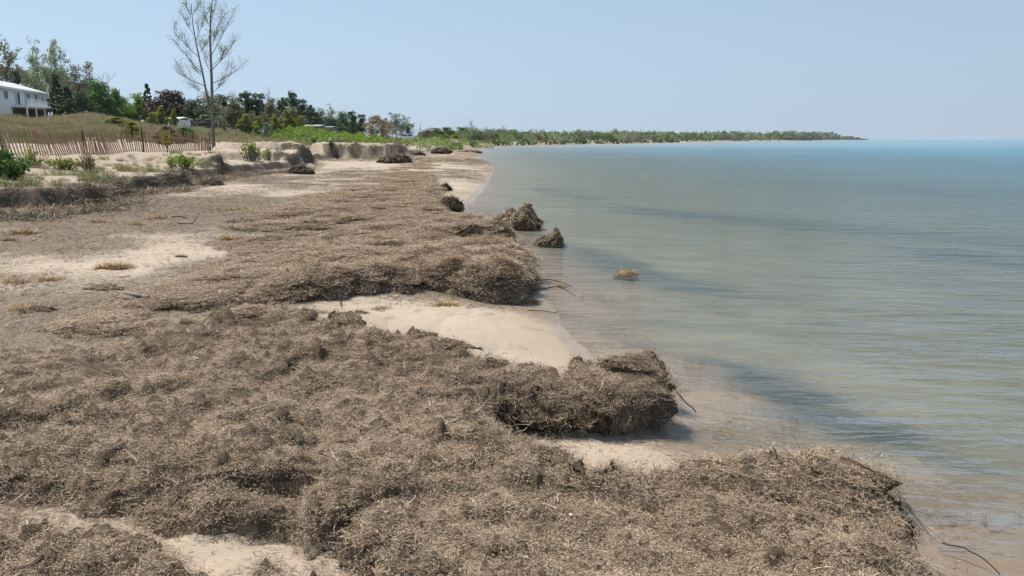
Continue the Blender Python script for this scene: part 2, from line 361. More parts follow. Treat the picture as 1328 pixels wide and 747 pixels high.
# ------------------------------------------------------------------ seaweed wrack sheet
W_px_near = [(1262, 800), (1240, 750), (1214, 712), (1196, 684), (1202, 655), (1192, 636), (1165, 620), (1130, 608), (1085, 604), (1040, 602), (980, 596), (930, 588), (890, 587), (855, 591), (795, 598), (745, 594), (712, 576), (676, 552), (645, 532), (618, 514), (622, 506), (668, 508), (722, 513), (790, 514), (845, 519), (884, 523), (896, 505), (884, 480), (864, 458), (842, 446), (808, 446), (786, 456), (762, 465), (700, 470), (655, 468), (628, 460), (606, 446), (582, 436), (545, 434), (500, 430), (478, 414), (462, 402), (440, 408), (400, 396), (360, 392)]
W_px_mid = [(372, 382), (420, 374), (470, 366), (520, 362), (548, 352), (575, 362), (610, 366), (650, 369), (670, 366), (680, 354), (687, 340), (680, 327), (662, 317), (632, 314), (600, 312), (570, 307), (585, 301), (620, 303), (648, 302), (660, 298), (662, 291), (640, 286), (604, 282), (582, 275), (572, 262), (566, 250), (576, 240), (562, 229), (563, 217), (578, 209), (600, 205), (617, 203.6), (624, 198), (618, 193.5), (600, 194), (560, 201), (520, 208), (480, 222), (420, 238), (385, 246), (330, 262), (290, 272), (250, 285), (215, 300), (230, 322), (200, 338), (165, 352), (120, 366), (70, 384), (20, 402), (-60, 420), (-250, 470)]
W = np.array([(2.7, -2.5), (2.4, .5)] + [P(x, y, .42) for x, y in W_px_near] + [P(x, y, .36) for x, y in W_px_mid] + [(-9, 1), (-9, -2.5)])
inl_px = [(640, 186.5), (618, 192), (600, 194), (560, 201), (520, 208), (480, 222), (420, 238), (385, 246), (330, 262), (290, 272), (250, 285), (215, 300), (230, 322), (200, 338), (165, 352), (120, 366), (70, 384), (20, 402), (-60, 420), (-250, 470)]
INL = np.array([P(x, y, .4) for x, y in inl_px] + [(-9, 1), (-9, -3), (200, -3), (200, 300)])
SH = [(720, 515, .26, 1.0), (800, 515, .28, 1.0), (860, 510, .22, .8), (1200, 690, .2, .5), (660, 512, .28, .8), (600, 360, .16, 1.6), (690, 350, .16, 1.0)]
azw = np.radians(np.arange(-40, 38, .17)); rw = np.concatenate([np.exp(np.arange(math.log(.9), math.log(14), .0046)), np.exp(np.arange(math.log(14), math.log(120), .009))])
wx, wy, wq, ws = fan(azw, rw)
def wrack(x, y):
    z0, ds, dn, r = terrain(x, y)
    d, ox, oy = sdf(W, x, y); din = sdf(INL, x, y)[0]
    S = np.full(x.shape, .09)
    for px, py, s_, rad in SH:
        cx, cy = P(px, py, .42); S = np.maximum(S, s_ * np.exp(-((x - cx) ** 2 + (y - cy) ** 2) / rad ** 2))
    S = S * np.where(din < 1.5, sstep(.2, 1.5, din), 1)
    dp = d - S + .10 * fbm(x, y, .33, 4, 81) * np.minimum(1.6, .4 + r / 8)
    top = .44 - .10 * sstep(9, 30, r) + .05 * sstep(4, 8, ds)
    n = .05 * fbm(x, y, 1.3, 3, 91) + .036 * fbm(x, y, .45, 3, 95, .6) + .022 * fbm(x, y, .11, 3, 99, .65)
    rid = 1 - np.abs(fbm(x, y, .5, 3, 103)); n = n + .045 * np.clip(rid - .75, 0, 1) * 3 - .03
    cl = np.clip(fbm(x, y, .16, 2, 121) + .5 * gnoise(x / .9, y / .9, 125) - .35, 0, 1); n = n + .14 * np.minimum(cl, .45) * (r < 40)
    cl2 = np.clip(fbm(x, y, .07, 2, 131) + .6 * gnoise(x / .5, y / .5, 135) - .3, 0, 1); n = n + .075 * np.minimum(cl2, .5) * (r < 12) + .010 * np.abs(fbm(x, y, .05, 2, 171)) * (r < 9)
    hol = 1.25 * np.clip(.75 * fbm(x, y, .24, 3, 141) + .55 * gnoise(x / 1.1, y / 1.1, 145) - .42, 0, 1); n = n - .16 * np.minimum(hol, .5) * (r < 30)
    pits = np.clip(fbm(x, y, .33, 2, 107) - .45, 0, 1); n = n - .16 * pits
    n = n + .05 * np.exp(-np.maximum(dp, 0) / .4)                     # raised lip
    for px, py, a, s_ in [(1105, 612, .10, .45), (835, 458, .17, .38), (640, 300, .15, .7), (470, 402, .10, .3), (600, 445, .08, .3), (200, 700, -.03, .5), (480, 722, .07, .16), (165, 720, .06, .22), (130, 365, .08, .5), (385, 272, .1, .6), (760, 720, -.03, .3)]:
        cx, cy = P(px, py, .42); n = n + a * np.exp(-((x - cx) ** 2 + (y - cy) ** 2) / s_ ** 2)
    H = top + n - z0
    H = np.maximum(H, .055 + .8 * (n + .01))
    H = H * (.25 + .75 * sstep(0, 2.6, din))
    pn_ = fbm(x, y, 2.2, 4, 151) + .3 * fbm(x, y, .6, 3, 155); H = H - .22 * sstep(.05, .55, pn_) * (1 - sstep(1, 5, din)) * sstep(6, 9, r) - .10 * sstep(.1, .6, fbm(x, y, 1.1, 4, 161)) * sstep(9, 16, r) * sstep(.6, 2, ds)
    for px, py, a, b in PATCH_SAND:
        cx, cy = P(px, py, .45); q = np.sqrt(((x - cx) / a) ** 2 + ((y - cy) / b) ** 2) + .55 * fbm(x, y, .3, 4, 111)
        H = H - (1 - sstep(.25, 1.6, q)) * (.94 * np.maximum(H, .06) + .035) 
    cw = .19 + .07 * gnoise(x * 3, y * 3, 113); cw = cw * np.maximum(1, r / 12)
    e = np.where(din < 2.0, sstep(-.2, 1.3, dp), sstep(0, 1, dp / cw))
    th = H * e - .05 * (1 - e) - .12 * (dp < -.02) * (din > 2)
    thin = 1 - sstep(.0, .07, th)
    sh = S * sstep(.02, .45, dp / cw) * (1 - .5 * sstep(.45, 1.1, dp / cw)) * np.exp(-np.maximum(dp - cw, 0) / .4) * (din > 1)
    zt = z0 + th
    sh = sh + sstep(.02, .15, th) * np.exp(-np.maximum(dp - cw, 0) / .10) * (dp > 0) * (din > 1) * (.11 * fbm(x * 1.3 + 1.9 * zt, y * 1.3 - 2.3 * zt, .16, 3, 181) + .035 * gnoise((x + 3 * zt) / .05, (y + 2.5 * zt) / .05, 185)) * (r < 16)
    lipdrop = 0
    return x + ox * sh, y + oy * sh, zt + lipdrop, th, thin, dp, r, din
wX, wY, wZ, wth, wthin, wdp, wr, wdin = wrack(wx, wy)
keep = (wth[wq] > -.03).any(axis=1) & (wr[wq].max(axis=1) < 112)
wq = wq[keep]; used = np.unique(wq); remap = np.full(len(wX), -1); remap[used] = np.arange(len(used)); wq = remap[wq]
wc = np.stack([wX, wY, wZ], 1)[used]
wme = npmesh('seaweed_bank', wc, wq, dict(thin=wthin[used]))
wo = link('seaweed_bank', wme, M['wrack']); tag(wo, 'thick brown bank of dried seaweed piled along the shore', None, None, 'stuff')

# ------------------------------------------------------------------ strands
def strand_arrays(n, rad, lmin, lmax, w, tilt=.35, hang=False, seg=3, pos=None, dirs=None, curl=.5, up=None):
    """n thin ribbons; returns co (n*(seg+1)*2,3) and quads"""
    L = rng.uniform(lmin, lmax, n); a = rng.uniform(0, 2 * np.pi, n)
    if pos is None:
        rr = rad * np.sqrt(rng.uniform(0, 1, n)); t = rng.uniform(0, 2 * np.pi, n)
        pos = np.stack([rr * np.cos(t), rr * np.sin(t), rng.uniform(-.3, .5, n) * lmin], 1)
    if dirs is None:
        el = rng.normal(0, tilt, n); dirs = np.stack([np.cos(a) * np.cos(el), np.sin(a) * np.cos(el), np.abs(np.sin(el)) * .9 - .04], 1)
    dirs = dirs / np.linalg.norm(dirs, axis=1, keepdims=True)
    side = np.cross(dirs, rng.normal(0, .35 if pos is None or not hang else 1, (n, 3)) + np.array([0, 0, 1.0])); side /= np.linalg.norm(side, axis=1, keepdims=True) + 1e-9
    bend = np.cross(dirs, side); cur = rng.normal(0, curl, n); dirs = dirs + side * rng.normal(0, .01, (n, 1)); W_ = (w * rng.uniform(.6, 1.4, n))[:, None]
    rows = []
    for k in range(seg + 1):
        u = k / seg; c = pos + dirs * (L * u)[:, None] + bend * (np.abs(cur) * .3 * L * (u - .5) ** 2 * 1.6)[:, None] + side * (cur * L * (u - .5) ** 2 * 1.4)[:, None]
        ww = W_ * (1 - .75 * max(0, u - .4)); rows += [c - side * ww, c + side * ww]
    co = np.stack(rows, 1)     # n, (seg+1)*2, 3
    b = (np.arange(n) * (seg + 1) * 2)[:, None, None]
    q = np.array([[2 * k, 2 * k + 1, 2 * k + 3, 2 * k + 2] for k in range(seg)])[None]
    return co.reshape(-1, 3), (b + q).reshape(-1, 4)
def strand_mesh(name, *a, **k):
    co, q = strand_arrays(*a, **k); co[:, 2] -= a[2] * .35; co[:, 2] *= .7; return npmesh(name, co, q, None, False)

def collection_of(name, meshes, mat):
    c = bpy.data.collections.new(name)
    for me in meshes:
        if not me.materials: me.materials.append(mat)
        c.objects.link(bpy.data.objects.new(name + '_piece', me))
    return c
def scatter(name, pts, nrm, scl, coll, align=1.0, mat=None, seed=3):
    """points mesh + geometry nodes that puts the pieces of coll on it"""
    n = len(pts); rs = random.Random(seed)
    rot = np.zeros((n, 3), np.float32); Z = Vector((0, 0, 1))
    for i in range(n):
        al = align if nrm[i][2] > .4 else min(1, align + .2); v = (Vector(nrm[i]) * al + Z * (1 - al)).normalized()
        q = Z.rotation_difference(v); e = (q.to_matrix() @ Matrix.Rotation(rs.uniform(0, 6.283), 3, 'Z')).to_euler(); rot[i] = e
    me = bpy.data.meshes.new(name); me.vertices.add(n); me.vertices.foreach_set('co', np.asarray(pts, np.float32).ravel())
    a = me.attributes.new('rot', 'FLOAT_VECTOR', 'POINT'); a.data.foreach_set('vector', rot.ravel())
    a = me.attributes.new('scl', 'FLOAT', 'POINT'); a.data.foreach_set('value', np.asarray(scl, np.float32))
    a = me.attributes.new('pick', 'INT', 'POINT'); a.data.foreach_set('value', np.array([rs.randrange(1000) for _ in range(n)], np.int32))
    o = link(name, me); ng = bpy.data.node_groups.new(name, 'GeometryNodeTree')
    ng.interface.new_socket('Geometry', in_out='INPUT', socket_type='NodeSocketGeometry'); ng.interface.new_socket('Geometry', in_out='OUTPUT', socket_type='NodeSocketGeometry')
    I = ng.nodes.new('NodeGroupInput'); O = ng.nodes.new('NodeGroupOutput')
    ci = ng.nodes.new('GeometryNodeCollectionInfo'); ci.inputs['Collection'].default_value = coll
    ci.inputs['Separate Children'].default_value = True; ci.inputs['Reset Children'].default_value = True
    ip = ng.nodes.new('GeometryNodeInstanceOnPoints'); ip.inputs['Pick Instance'].default_value = True
    def na(nm, ty):
        d = ng.nodes.new('GeometryNodeInputNamedAttribute'); d.data_type = ty; d.inputs['Name'].default_value = nm; return d.outputs['Attribute']
    er = ng.nodes.new('FunctionNodeEulerToRotation'); ng.links.new(na('rot', 'FLOAT_VECTOR'), er.inputs[0])
    ng.links.new(I.outputs[0], ip.inputs['Points']); ng.links.new(ci.outputs[0], ip.inputs['Instance'])
    ng.links.new(er.outputs[0], ip.inputs['Rotation']); ng.links.new(na('scl', 'FLOAT'), ip.inputs['Scale']); ng.links.new(na('pick', 'INT'), ip.inputs['Instance Index'])
    ng.links.new(ip.outputs[0], O.inputs[0])
    md = o.modifiers.new('scatter', 'NODES'); md.node_group = ng
    return o
def face_samples(co, q, weight, n):
    c = co[q]; cen = c.mean(axis=1); nr = np.cross(c[:, 2] - c[:, 0], c[:, 3] - c[:, 1]); ar = np.linalg.norm(nr, axis=1); nr = nr / (ar[:, None] + 1e-12)
    
    w = ar * weight(cen, nr); w = np.maximum(w, 0); w = w / w.sum()
    i = rng.choice(len(q), n, p=w); u, v = rng.uniform(0, 1, (2, n, 1))
    p = (c[i, 0] * (1 - u) + c[i, 1] * u) * (1 - v) + (c[i, 3] * (1 - u) + c[i, 2] * u) * v
    return p, nr[i]
thick = wth[used]
fthick = thick[wq].mean(axis=1)
small = collection_of('fine_strands', [strand_mesh('strand_tangle', 260, .085, .004, .015, .0008, .07) for _ in range(9)] + [strand_mesh('strand_tangle', 140, .085, .007, .026, .0007, .08) for _ in range(3)] + [strand_mesh('strand_tangle', 26, .08, .04, .10, .0012, .3)], M['straw'])
coarse = collection_of('coarse_strands', [strand_mesh('strand_tangle', 230, .28, .016, .06, .0032, .11) for _ in range(7)], M['straw'])
def wn_(c, n):
    r = np.hypot(c[:, 0], c[:, 1]); return np.where(r < 9.5, np.minimum(1 / r ** 1.25, .5), 0) * (fthick > .012) * np.where(n[:, 2] < .5, .22, 1) * (np.abs(np.degrees(np.arctan2(c[:, 0], c[:, 1]))) < 37)
p, nr = face_samples(wc, wq, wn_, 17000)
o = scatter('seaweed_strands', p, nr, rng.uniform(.7, 1.3, len(p)) * (1 + .02 * np.hypot(p[:, 0], p[:, 1])), small, .3); tag(o, 'loose dry straw and seaweed strands matted over the near bank', None, None, 'stuff')
def wf_(c, n):
    r = np.hypot(c[:, 0], c[:, 1]); return np.where((r > 7.5) & (r < 70), 1 / r ** 1.7, 0) * (fthick > .012)
p, nr = face_samples(wc, wq, wf_, 16000)
o = scatter('seaweed_strands', p, nr, .35 + np.clip(np.hypot(p[:, 0], p[:, 1]) / 26, 0, 1.7) * rng.uniform(.6, 1.2, len(p)), coarse, .2, seed=5); tag(o, 'tangled dry seaweed strands on the far part of the bank', None, None, 'stuff')

# strands hanging over the undercut edges
edge = (thick > .15) & (wdp[used] > .02) & (wdp[used] < .22) & (wr[used] < 14) & (wdin[used] > 2)
ei = np.nonzero(edge)[0]; dnv, dox, doy = sdf(W, wc[ei, 0], wc[ei, 1])
wgt = 1 / np.hypot(wc[ei, 0], wc[ei, 1]) ** 0.5; sel = rng.choice(len(ei), 9000, p=wgt / wgt.sum()); n = len(sel)
hp = wc[ei][sel] + rng.normal(0, .012, (n, 3)); hp[:, 2] += .01
hd = np.stack([dox[sel] * .45 + rng.normal(0, .35, n), doy[sel] * .45 + rng.normal(0, .35, n), -1 + rng.normal(0, .35, n)], 1)
co, q = strand_arrays(n, 0, .03, .19, .0016, pos=hp, dirs=hd, curl=.9, seg=4)
hm = npmesh('hanging_strands', co, q, None, False)
hm.materials.append(M['dark_straw']); hm.materials.append(M['lumpstraw']); hm.polygons.foreach_set('material_index', np.repeat((rng.uniform(0, 1, n) < .3).astype(np.int32), 4)); o = link('hanging_strands', hm); tag(o, 'dark root-like strands hanging over the undercut edges', None, None, 'stuff')

# ------------------------------------------------------------------ water
azl = np.radians(np.concatenate([np.arange(-40, 40, .6), np.arange(40, 130, 3)])); rl = np.exp(np.arange(math.log(1.0), math.log(28000), .035))
lx, ly, lq, ls = fan(azl, rl); lds = -sdf(lake, lx, ly)[0]; lr = np.hypot(lx, ly)
kq = (lds[lq] < 1.5).any(axis=1); lq = lq[kq]; lu = np.unique(lq); rm = np.full(len(lx), -1); rm[lu] = np.arange(len(lu)); lq = rm[lq]
dep = np.minimum(.075 * np.maximum(-lds, 0) ** .85, 3.5)
lme = npmesh('lake_water', np.stack([lx, ly, np.zeros_like(lx)], 1)[lu], lq, dict(depth=dep[lu], dist=lr[lu]))
def water_mat():
    m = N('lake_water'); p = m.pos()
    w1 = m.noise(1.9, 2, .45, m.mapv(p, (.26, 1, 1), (0, 0, .26)), .4)
    w2 = m.noise(5.5, 3, .55, m.mapv(p, (.34, 1, 1), (0, 0, .18)), .4)
    w3 = m.noise(13, 3, .6, m.mapv(p, (.38, 1, 1), (0, 0, .34)))
    wind = m.noise(.05, 3, .6, m.mapv(p, (.35, 1, 1), (0, 0, .2)))
    dist = m.attr('dist')
    h = m.math('ADD', m.math('MULTIPLY', w1, .20), m.math('ADD', m.math('MULTIPLY', w2, .085), m.math('MULTIPLY', w3, .03)))
    amp = m.mr(wind, .35, .65, .75, 1.25)
    h = m.math('MULTIPLY', h, amp)
    nr = m.bump(h, 1.0, 1.0)
    fr = m.new('Fresnel'); fr.inputs[0].default_value = 1.33; m.li(nr, fr.inputs['Normal'])
    gl = m.new('BsdfGlossy'); m.li(m.mr(m.attr('dist'), 15, 260, .05, .4), gl.inputs['Roughness']); m.li(nr, gl.inputs['Normal'])
    dpt = m.attr('depth')
    tr = m.new('BsdfTransparent'); m.li(m.ramp(m.mr(dpt, 0, 2.5), [(0, (1, 1, 1)), (.15, (.80, .86, .80)), (.5, (.62, .78, .72)), (1, (.45, .75, .75))]), tr.inputs[0])
    df = m.new('BsdfDiffuse'); m.li(m.ramp(m.mr(dpt, 0, 3.5), [(0, (.15, .135, .09)), (.18, (.13, .18, .17)), (.38, (.10, .19, .22)), (.7, (.07, .185, .235)), (1, (.055, .185, .24))]), df.inputs[0])
    mk = m.ramp(m.mr(dpt, 0, 3.2), [(0, 0.0), (.12, .25), (.35, .6), (1, 1.0)])
    body = m.new('MixShader'); m.li(mk, body.inputs[0]); m.li(tr.outputs[0], body.inputs[1]); m.li(df.outputs[0], body.inputs[2])
    mx = m.new('MixShader'); m.li(m.math('MINIMUM', fr.outputs[0], .62), mx.inputs[0]); m.li(body.outputs[0], mx.inputs[1]); m.li(gl.outputs[0], mx.inputs[2]); m.li(mx.outputs[0], m.out.inputs[0])
    m.n.remove(m.bs); return m.m
M['water'] = water_mat()
o = link('lake_water', lme, M['water']); tag(o, 'clear shallow rippled lake turning teal towards the horizon', None, None, 'structure')


# ------------------------------------------------------------------ vegetation builders
def pal(a, b, c): return [(0, a), (.5, b), (1, c)]
LEAF = {
 'pale': island_mat('pale_spring_leaves', pal((.12, .15, .075), (.26, .30, .17), (.42, .46, .30)), .7, .3),
 'green': island_mat('green_leaves', pal((.05, .095, .025), (.10, .18, .045), (.20, .31, .08)), .6, .3),
 'bright': island_mat('bright_green_leaves', pal((.07, .13, .018), (.17, .27, .035), (.30, .40, .07)), .6, .35),
 'dark': island_mat('dark_needles', pal((.028, .055, .02), (.06, .10, .038), (.12, .165, .06)), .7, .1),
 'olive': island_mat('olive_brown_leaves', pal((.10, .095, .05), (.19, .18, .10), (.32, .31, .18)), .7, .25),
 'purple': island_mat('maroon_leaves', pal((.04, .022, .022), (.085, .05, .042), (.20, .125, .09)), .6, .15),
 'tan': island_mat('tan_buds', pal((.16, .105, .05), (.29, .205, .10), (.42, .32, .17)), .7, .25),
 'grey': island_mat('grey_green_leaves', pal((.10, .12, .085), (.19, .215, .15), (.32, .35, .26)), .7, .25),
 'yellow': island_mat('yellow_green_leaves', pal((.12, .13, .03), (.25, .27, .06), (.40, .40, .12)), .6, .35),
}
def leaf_mesh(name, cen, rad, per, size, flat=.8, rs=None):
    rs = rs or rng; cen = np.asarray(cen, float); rad = np.asarray(rad, float).reshape(-1, 1); n = len(cen)
    c = np.repeat(cen, per, 0); rr = np.repeat(rad, per, 0); k = len(c)
    v = rs.normal(0, 1, (k, 3)); v /= np.linalg.norm(v, axis=1, keepdims=True); v *= rs.uniform(.15, 1, (k, 1)) ** .5 * rr; v[:, 2] *= flat
    p = c + v; a = rs.normal(0, 1, (k, 3)); a /= np.linalg.norm(a, axis=1, keepdims=True); b = np.cross(a, rs.normal(0, 1, (k, 3))); b /= np.linalg.norm(b, axis=1, keepdims=True)
    s_ = size * rs.uniform(.55, 1.35, (k, 1)); a = a * s_; b = b * s_ * .62
    co = np.stack([p - a, p - b, p + a, p + b], 1).reshape(-1, 3); q = np.arange(k * 4).reshape(-1, 4)
    return npmesh(name, co, q, None, False)
def branches(mb, p, d, L, r, depth, tips, rs, spread=.6, up=.25, nseg=3, kids=3, minr=.01, mids=None):
    pts = [p]; q = Vector(p); dd = Vector(d).normalized()
    for k in range(nseg):
        dd = (dd + Vector((rs.uniform(-.14, .14), rs.uniform(-.14, .14), rs.uniform(-.05, .12) + up * .12))).normalized(); q = q + dd * (L / nseg); pts.append(q.copy())
    mb.tube(pts, [max(minr, r * (1 - .6 * k / nseg)) for k in range(nseg + 1)], 4 if depth > 1 else 3, False)
    if depth <= 0: tips.append((q.copy(), L)); return
    for j in range(kids):
        t = rs.uniform(.3, 1) if j else 1.0; i = min(nseg - 1, int(t * nseg)); b = pts[i].lerp(pts[i + 1], t * nseg - i if t < 1 else 1)
        side = Vector((rs.uniform(-1, 1), rs.uniform(-1, 1), rs.uniform(-.3, .6))).normalized(); nd = (dd + side * spread + Vector((0, 0, up))).normalized()
        branches(mb, b, nd, L * rs.uniform(.5, .75), r * .5, depth - 1, tips, rs, spread, up, nseg, kids, minr)
    tips.append((q.copy(), L))
def make_tree(kind, h, w, seed):
    """returns (trunk mesh, crown mesh)"""
    rs = random.Random(seed); nr = np.random.default_rng(seed); mb = MB(); tips = []
    if kind == 'conifer':
        mb.tube([(0, 0, -.5), (rs.uniform(-.1, .1), 0, h * .5), (0, 0, h)], [h * .02, h * .012, .02], 6)
        cen = []; rad = []
        for k in range(int(h * 16)):
            t = rs.random() ** .8; z = h * (.06 + .92 * t); rr = w * .5 * (1 - t) ** .8 * rs.uniform(.35, 1.08) + .08; a = rs.uniform(0, 6.28)
            cen.append((rr * math.cos(a), rr * math.sin(a), z - rr * .25)); rad.append(.12 + .16 * w * .4 * (1 - t))
            if k % 3 == 0: mb.tube([(0, 0, z), cen[-1]], [.03, .012], 3, False)
        cr = leaf_mesh('crown', cen, rad, 22, .20, .7, nr); return mb.mesh('trunk'), cr
    if kind == 'pine':
        mb.tube([(0, 0, -.5), (rs.uniform(-.2, .2), 0, h * .5), (rs.uniform(-.3, .3), 0, h * .97)], [h * .022, h * .016, .03], 6)
        cen = []; rad = []
        for k in range(34):
            t = rs.uniform(.15, 1); z = h * t; rr = w * .5 * rs.uniform(.1, 1) * (1.15 - t * .75); a = rs.uniform(0, 6.28); c = (rr * math.cos(a), rr * math.sin(a), z)
            mb.tube([(0, 0, z * .93), c], [.05, .02], 3, False)
            for j in range(3): cen.append((c[0] + rs.uniform(-.4, .4), c[1] + rs.uniform(-.4, .4), c[2] + rs.uniform(-.15, .3))); rad.append(rs.uniform(.35, .8))
        for k in range(46):
            t = rs.uniform(.12, .9); a = rs.uniform(0, 6.28); rr = w * .42 * math.sqrt(rs.random()) * (1.1 - .8 * t); cen.append((rr * math.cos(a), rr * math.sin(a), h * t)); rad.append(rs.uniform(.45, .9))
        return mb.mesh('trunk'), leaf_mesh('crown', cen, rad, 34, .19, .9, nr)
    if kind == 'bush':
        cen = []; rad = []
        for k in range(110):
            a = rs.uniform(0, 6.28); u = rs.random() ** .5; zc = rs.uniform(.05, 1) ; rr = w * .46 * u * math.sqrt(max(.02, 1 - zc * zc)) * (1 + .25 * math.sin(3 * a + seed)); c = (rr * math.cos(a), rr * math.sin(a), h * zc * .93)
            cen.append(c); rad.append(w * .10)
            if k % 5 == 0: mb.tube([(c[0] * .2, c[1] * .2, -.1), c], [h * .012, h * .004], 3, False)
        return mb.mesh('stems'), leaf_mesh('foliage', cen, rad, 26, h * .016 + .02, .9, nr)
    # broadleaf kinds
    top = h * .62; base = Vector((0, 0, -.5)); mb.tube([base, (rs.uniform(-.1, .1) * w * .3, 0, h * .3), (rs.uniform(-.1, .1) * w * .4, 0, top)], [h * .022, h * .017, h * .01], 6, False)
    nl = {'bare': 11, 'airy': 12, 'round': 14, 'bush': 10}[kind]; cen = []; rad = []
    lo = {'bare': .25, 'airy': .25, 'round': .18, 'bush': .04}[kind]
    for k in range(nl):
        t = lo + (1 - lo) * (k + rs.random()) / nl; z = top * t; a = k * 2.4 + rs.uniform(-.4, .4)
        prof = math.sin(math.pi * min(1, .22 + .70 * t)) if kind != 'bush' else 1 - .5 * t
        el = .25 + .75 * t; L = w * .40 * prof * rs.uniform(.8, 1.15); d = Vector((math.cos(a) * math.cos(el), math.sin(a) * math.cos(el), math.sin(el)))
        if k >= nl - 2: d = Vector((rs.uniform(-.3, .3), rs.uniform(-.3, .3), 1)); L = (h - top) * .62
        branches(mb, Vector((0, 0, z)), d, L, h * .009, 2, tips, rs, .75, .25, 2, 3 if kind != 'bare' else 4, .012)
    sc_ = {'bare': .0, 'airy': .42, 'round': .72, 'bush': .6}[kind]
    if kind == 'bare':
        cr = leaf_mesh('crown', [tuple(t[0]) for t in tips], [.35] * len(tips), 8, .06, 1, nr); return mb.mesh('trunk'), cr
    for q, L in tips: cen.append(tuple(q)); rad.append(max(.3, sc_ * w * .24 * rs.uniform(.6, 1.2)))
    for k in range({'airy': 46, 'round': 60}[kind]):
        v = Vector((rs.gauss(0, 1), rs.gauss(0, 1), rs.gauss(0, 1))).normalized() * rs.random() ** .4; zc = h * (.56 + .40 * v.z); tp = 1 - .45 * max(0, v.z)
        cen.append((v.x * w * .42 * tp, v.y * w * .42 * tp, zc)); rad.append(w * .13 * rs.uniform(.6, 1.3))
    per = {'airy': 20, 'round': 28}[kind]
    return mb.mesh('trunk'), leaf_mesh('crown', cen, rad, per, {'airy': .12, 'round': .18}[kind], .85, nr)
PROTO = {}
def proto(kind, leaf, h, w, v):
    k = (kind, leaf, h, w, v)
    if k not in PROTO:
        t, c = make_tree(kind, h, w, hash((kind, h, w, v)) % 99991 if False else (len(PROTO) * 131 + 17)); t.materials.append(M['pale_bark'] if leaf in ('pale', 'grey') or kind == 'bare' else M['bark']); c.materials.append(LEAF[leaf]); PROTO[k] = (t, c)
    return PROTO[k]
def ztree(x, y): return ground_z(x, y) - .1
def tree(px, ytop, Y, wpx, kind, leaf, label, cat='tree', name=None, group=None, v=0, h0=9., yb=None):
    v = v % 3 if h0 == 9. else v
    x = (px - 664) / F * Y * 1.0; x = x * 1.0; zt = PD(px, ytop, Y)[2]; x = PD(px, ytop, Y)[0]; zb = ztree(x, Y)
    if yb is not None: zb = PD(px, yb, Y)[2]
    H = max(.5, (zt - zb) * (.93 if kind in ('airy', 'bare', 'round') else 1)); Wd = wpx / F * Y; k = kind
    w0 = h0 * .62 if kind not in ('conifer',) else h0 * .42
    t, c = proto(kind, leaf, h0, w0, v)
    nm = name or {'conifer': 'spruce_tree', 'pine': 'pine_tree', 'bush': 'shrub', 'bare': 'bare_tree'}.get(kind, 'leafy_tree')
    o = empty(nm, (x, Y, zb), random.uniform(0, 6.28)); s_ = Wd / w0; o.scale = (s_, s_, H / h0)
    tag(o, label, cat, group); link('trunk' if kind != 'bush' else 'stems', t, None, o); link('crown' if kind != 'bush' else 'foliage', c, None, o); return o

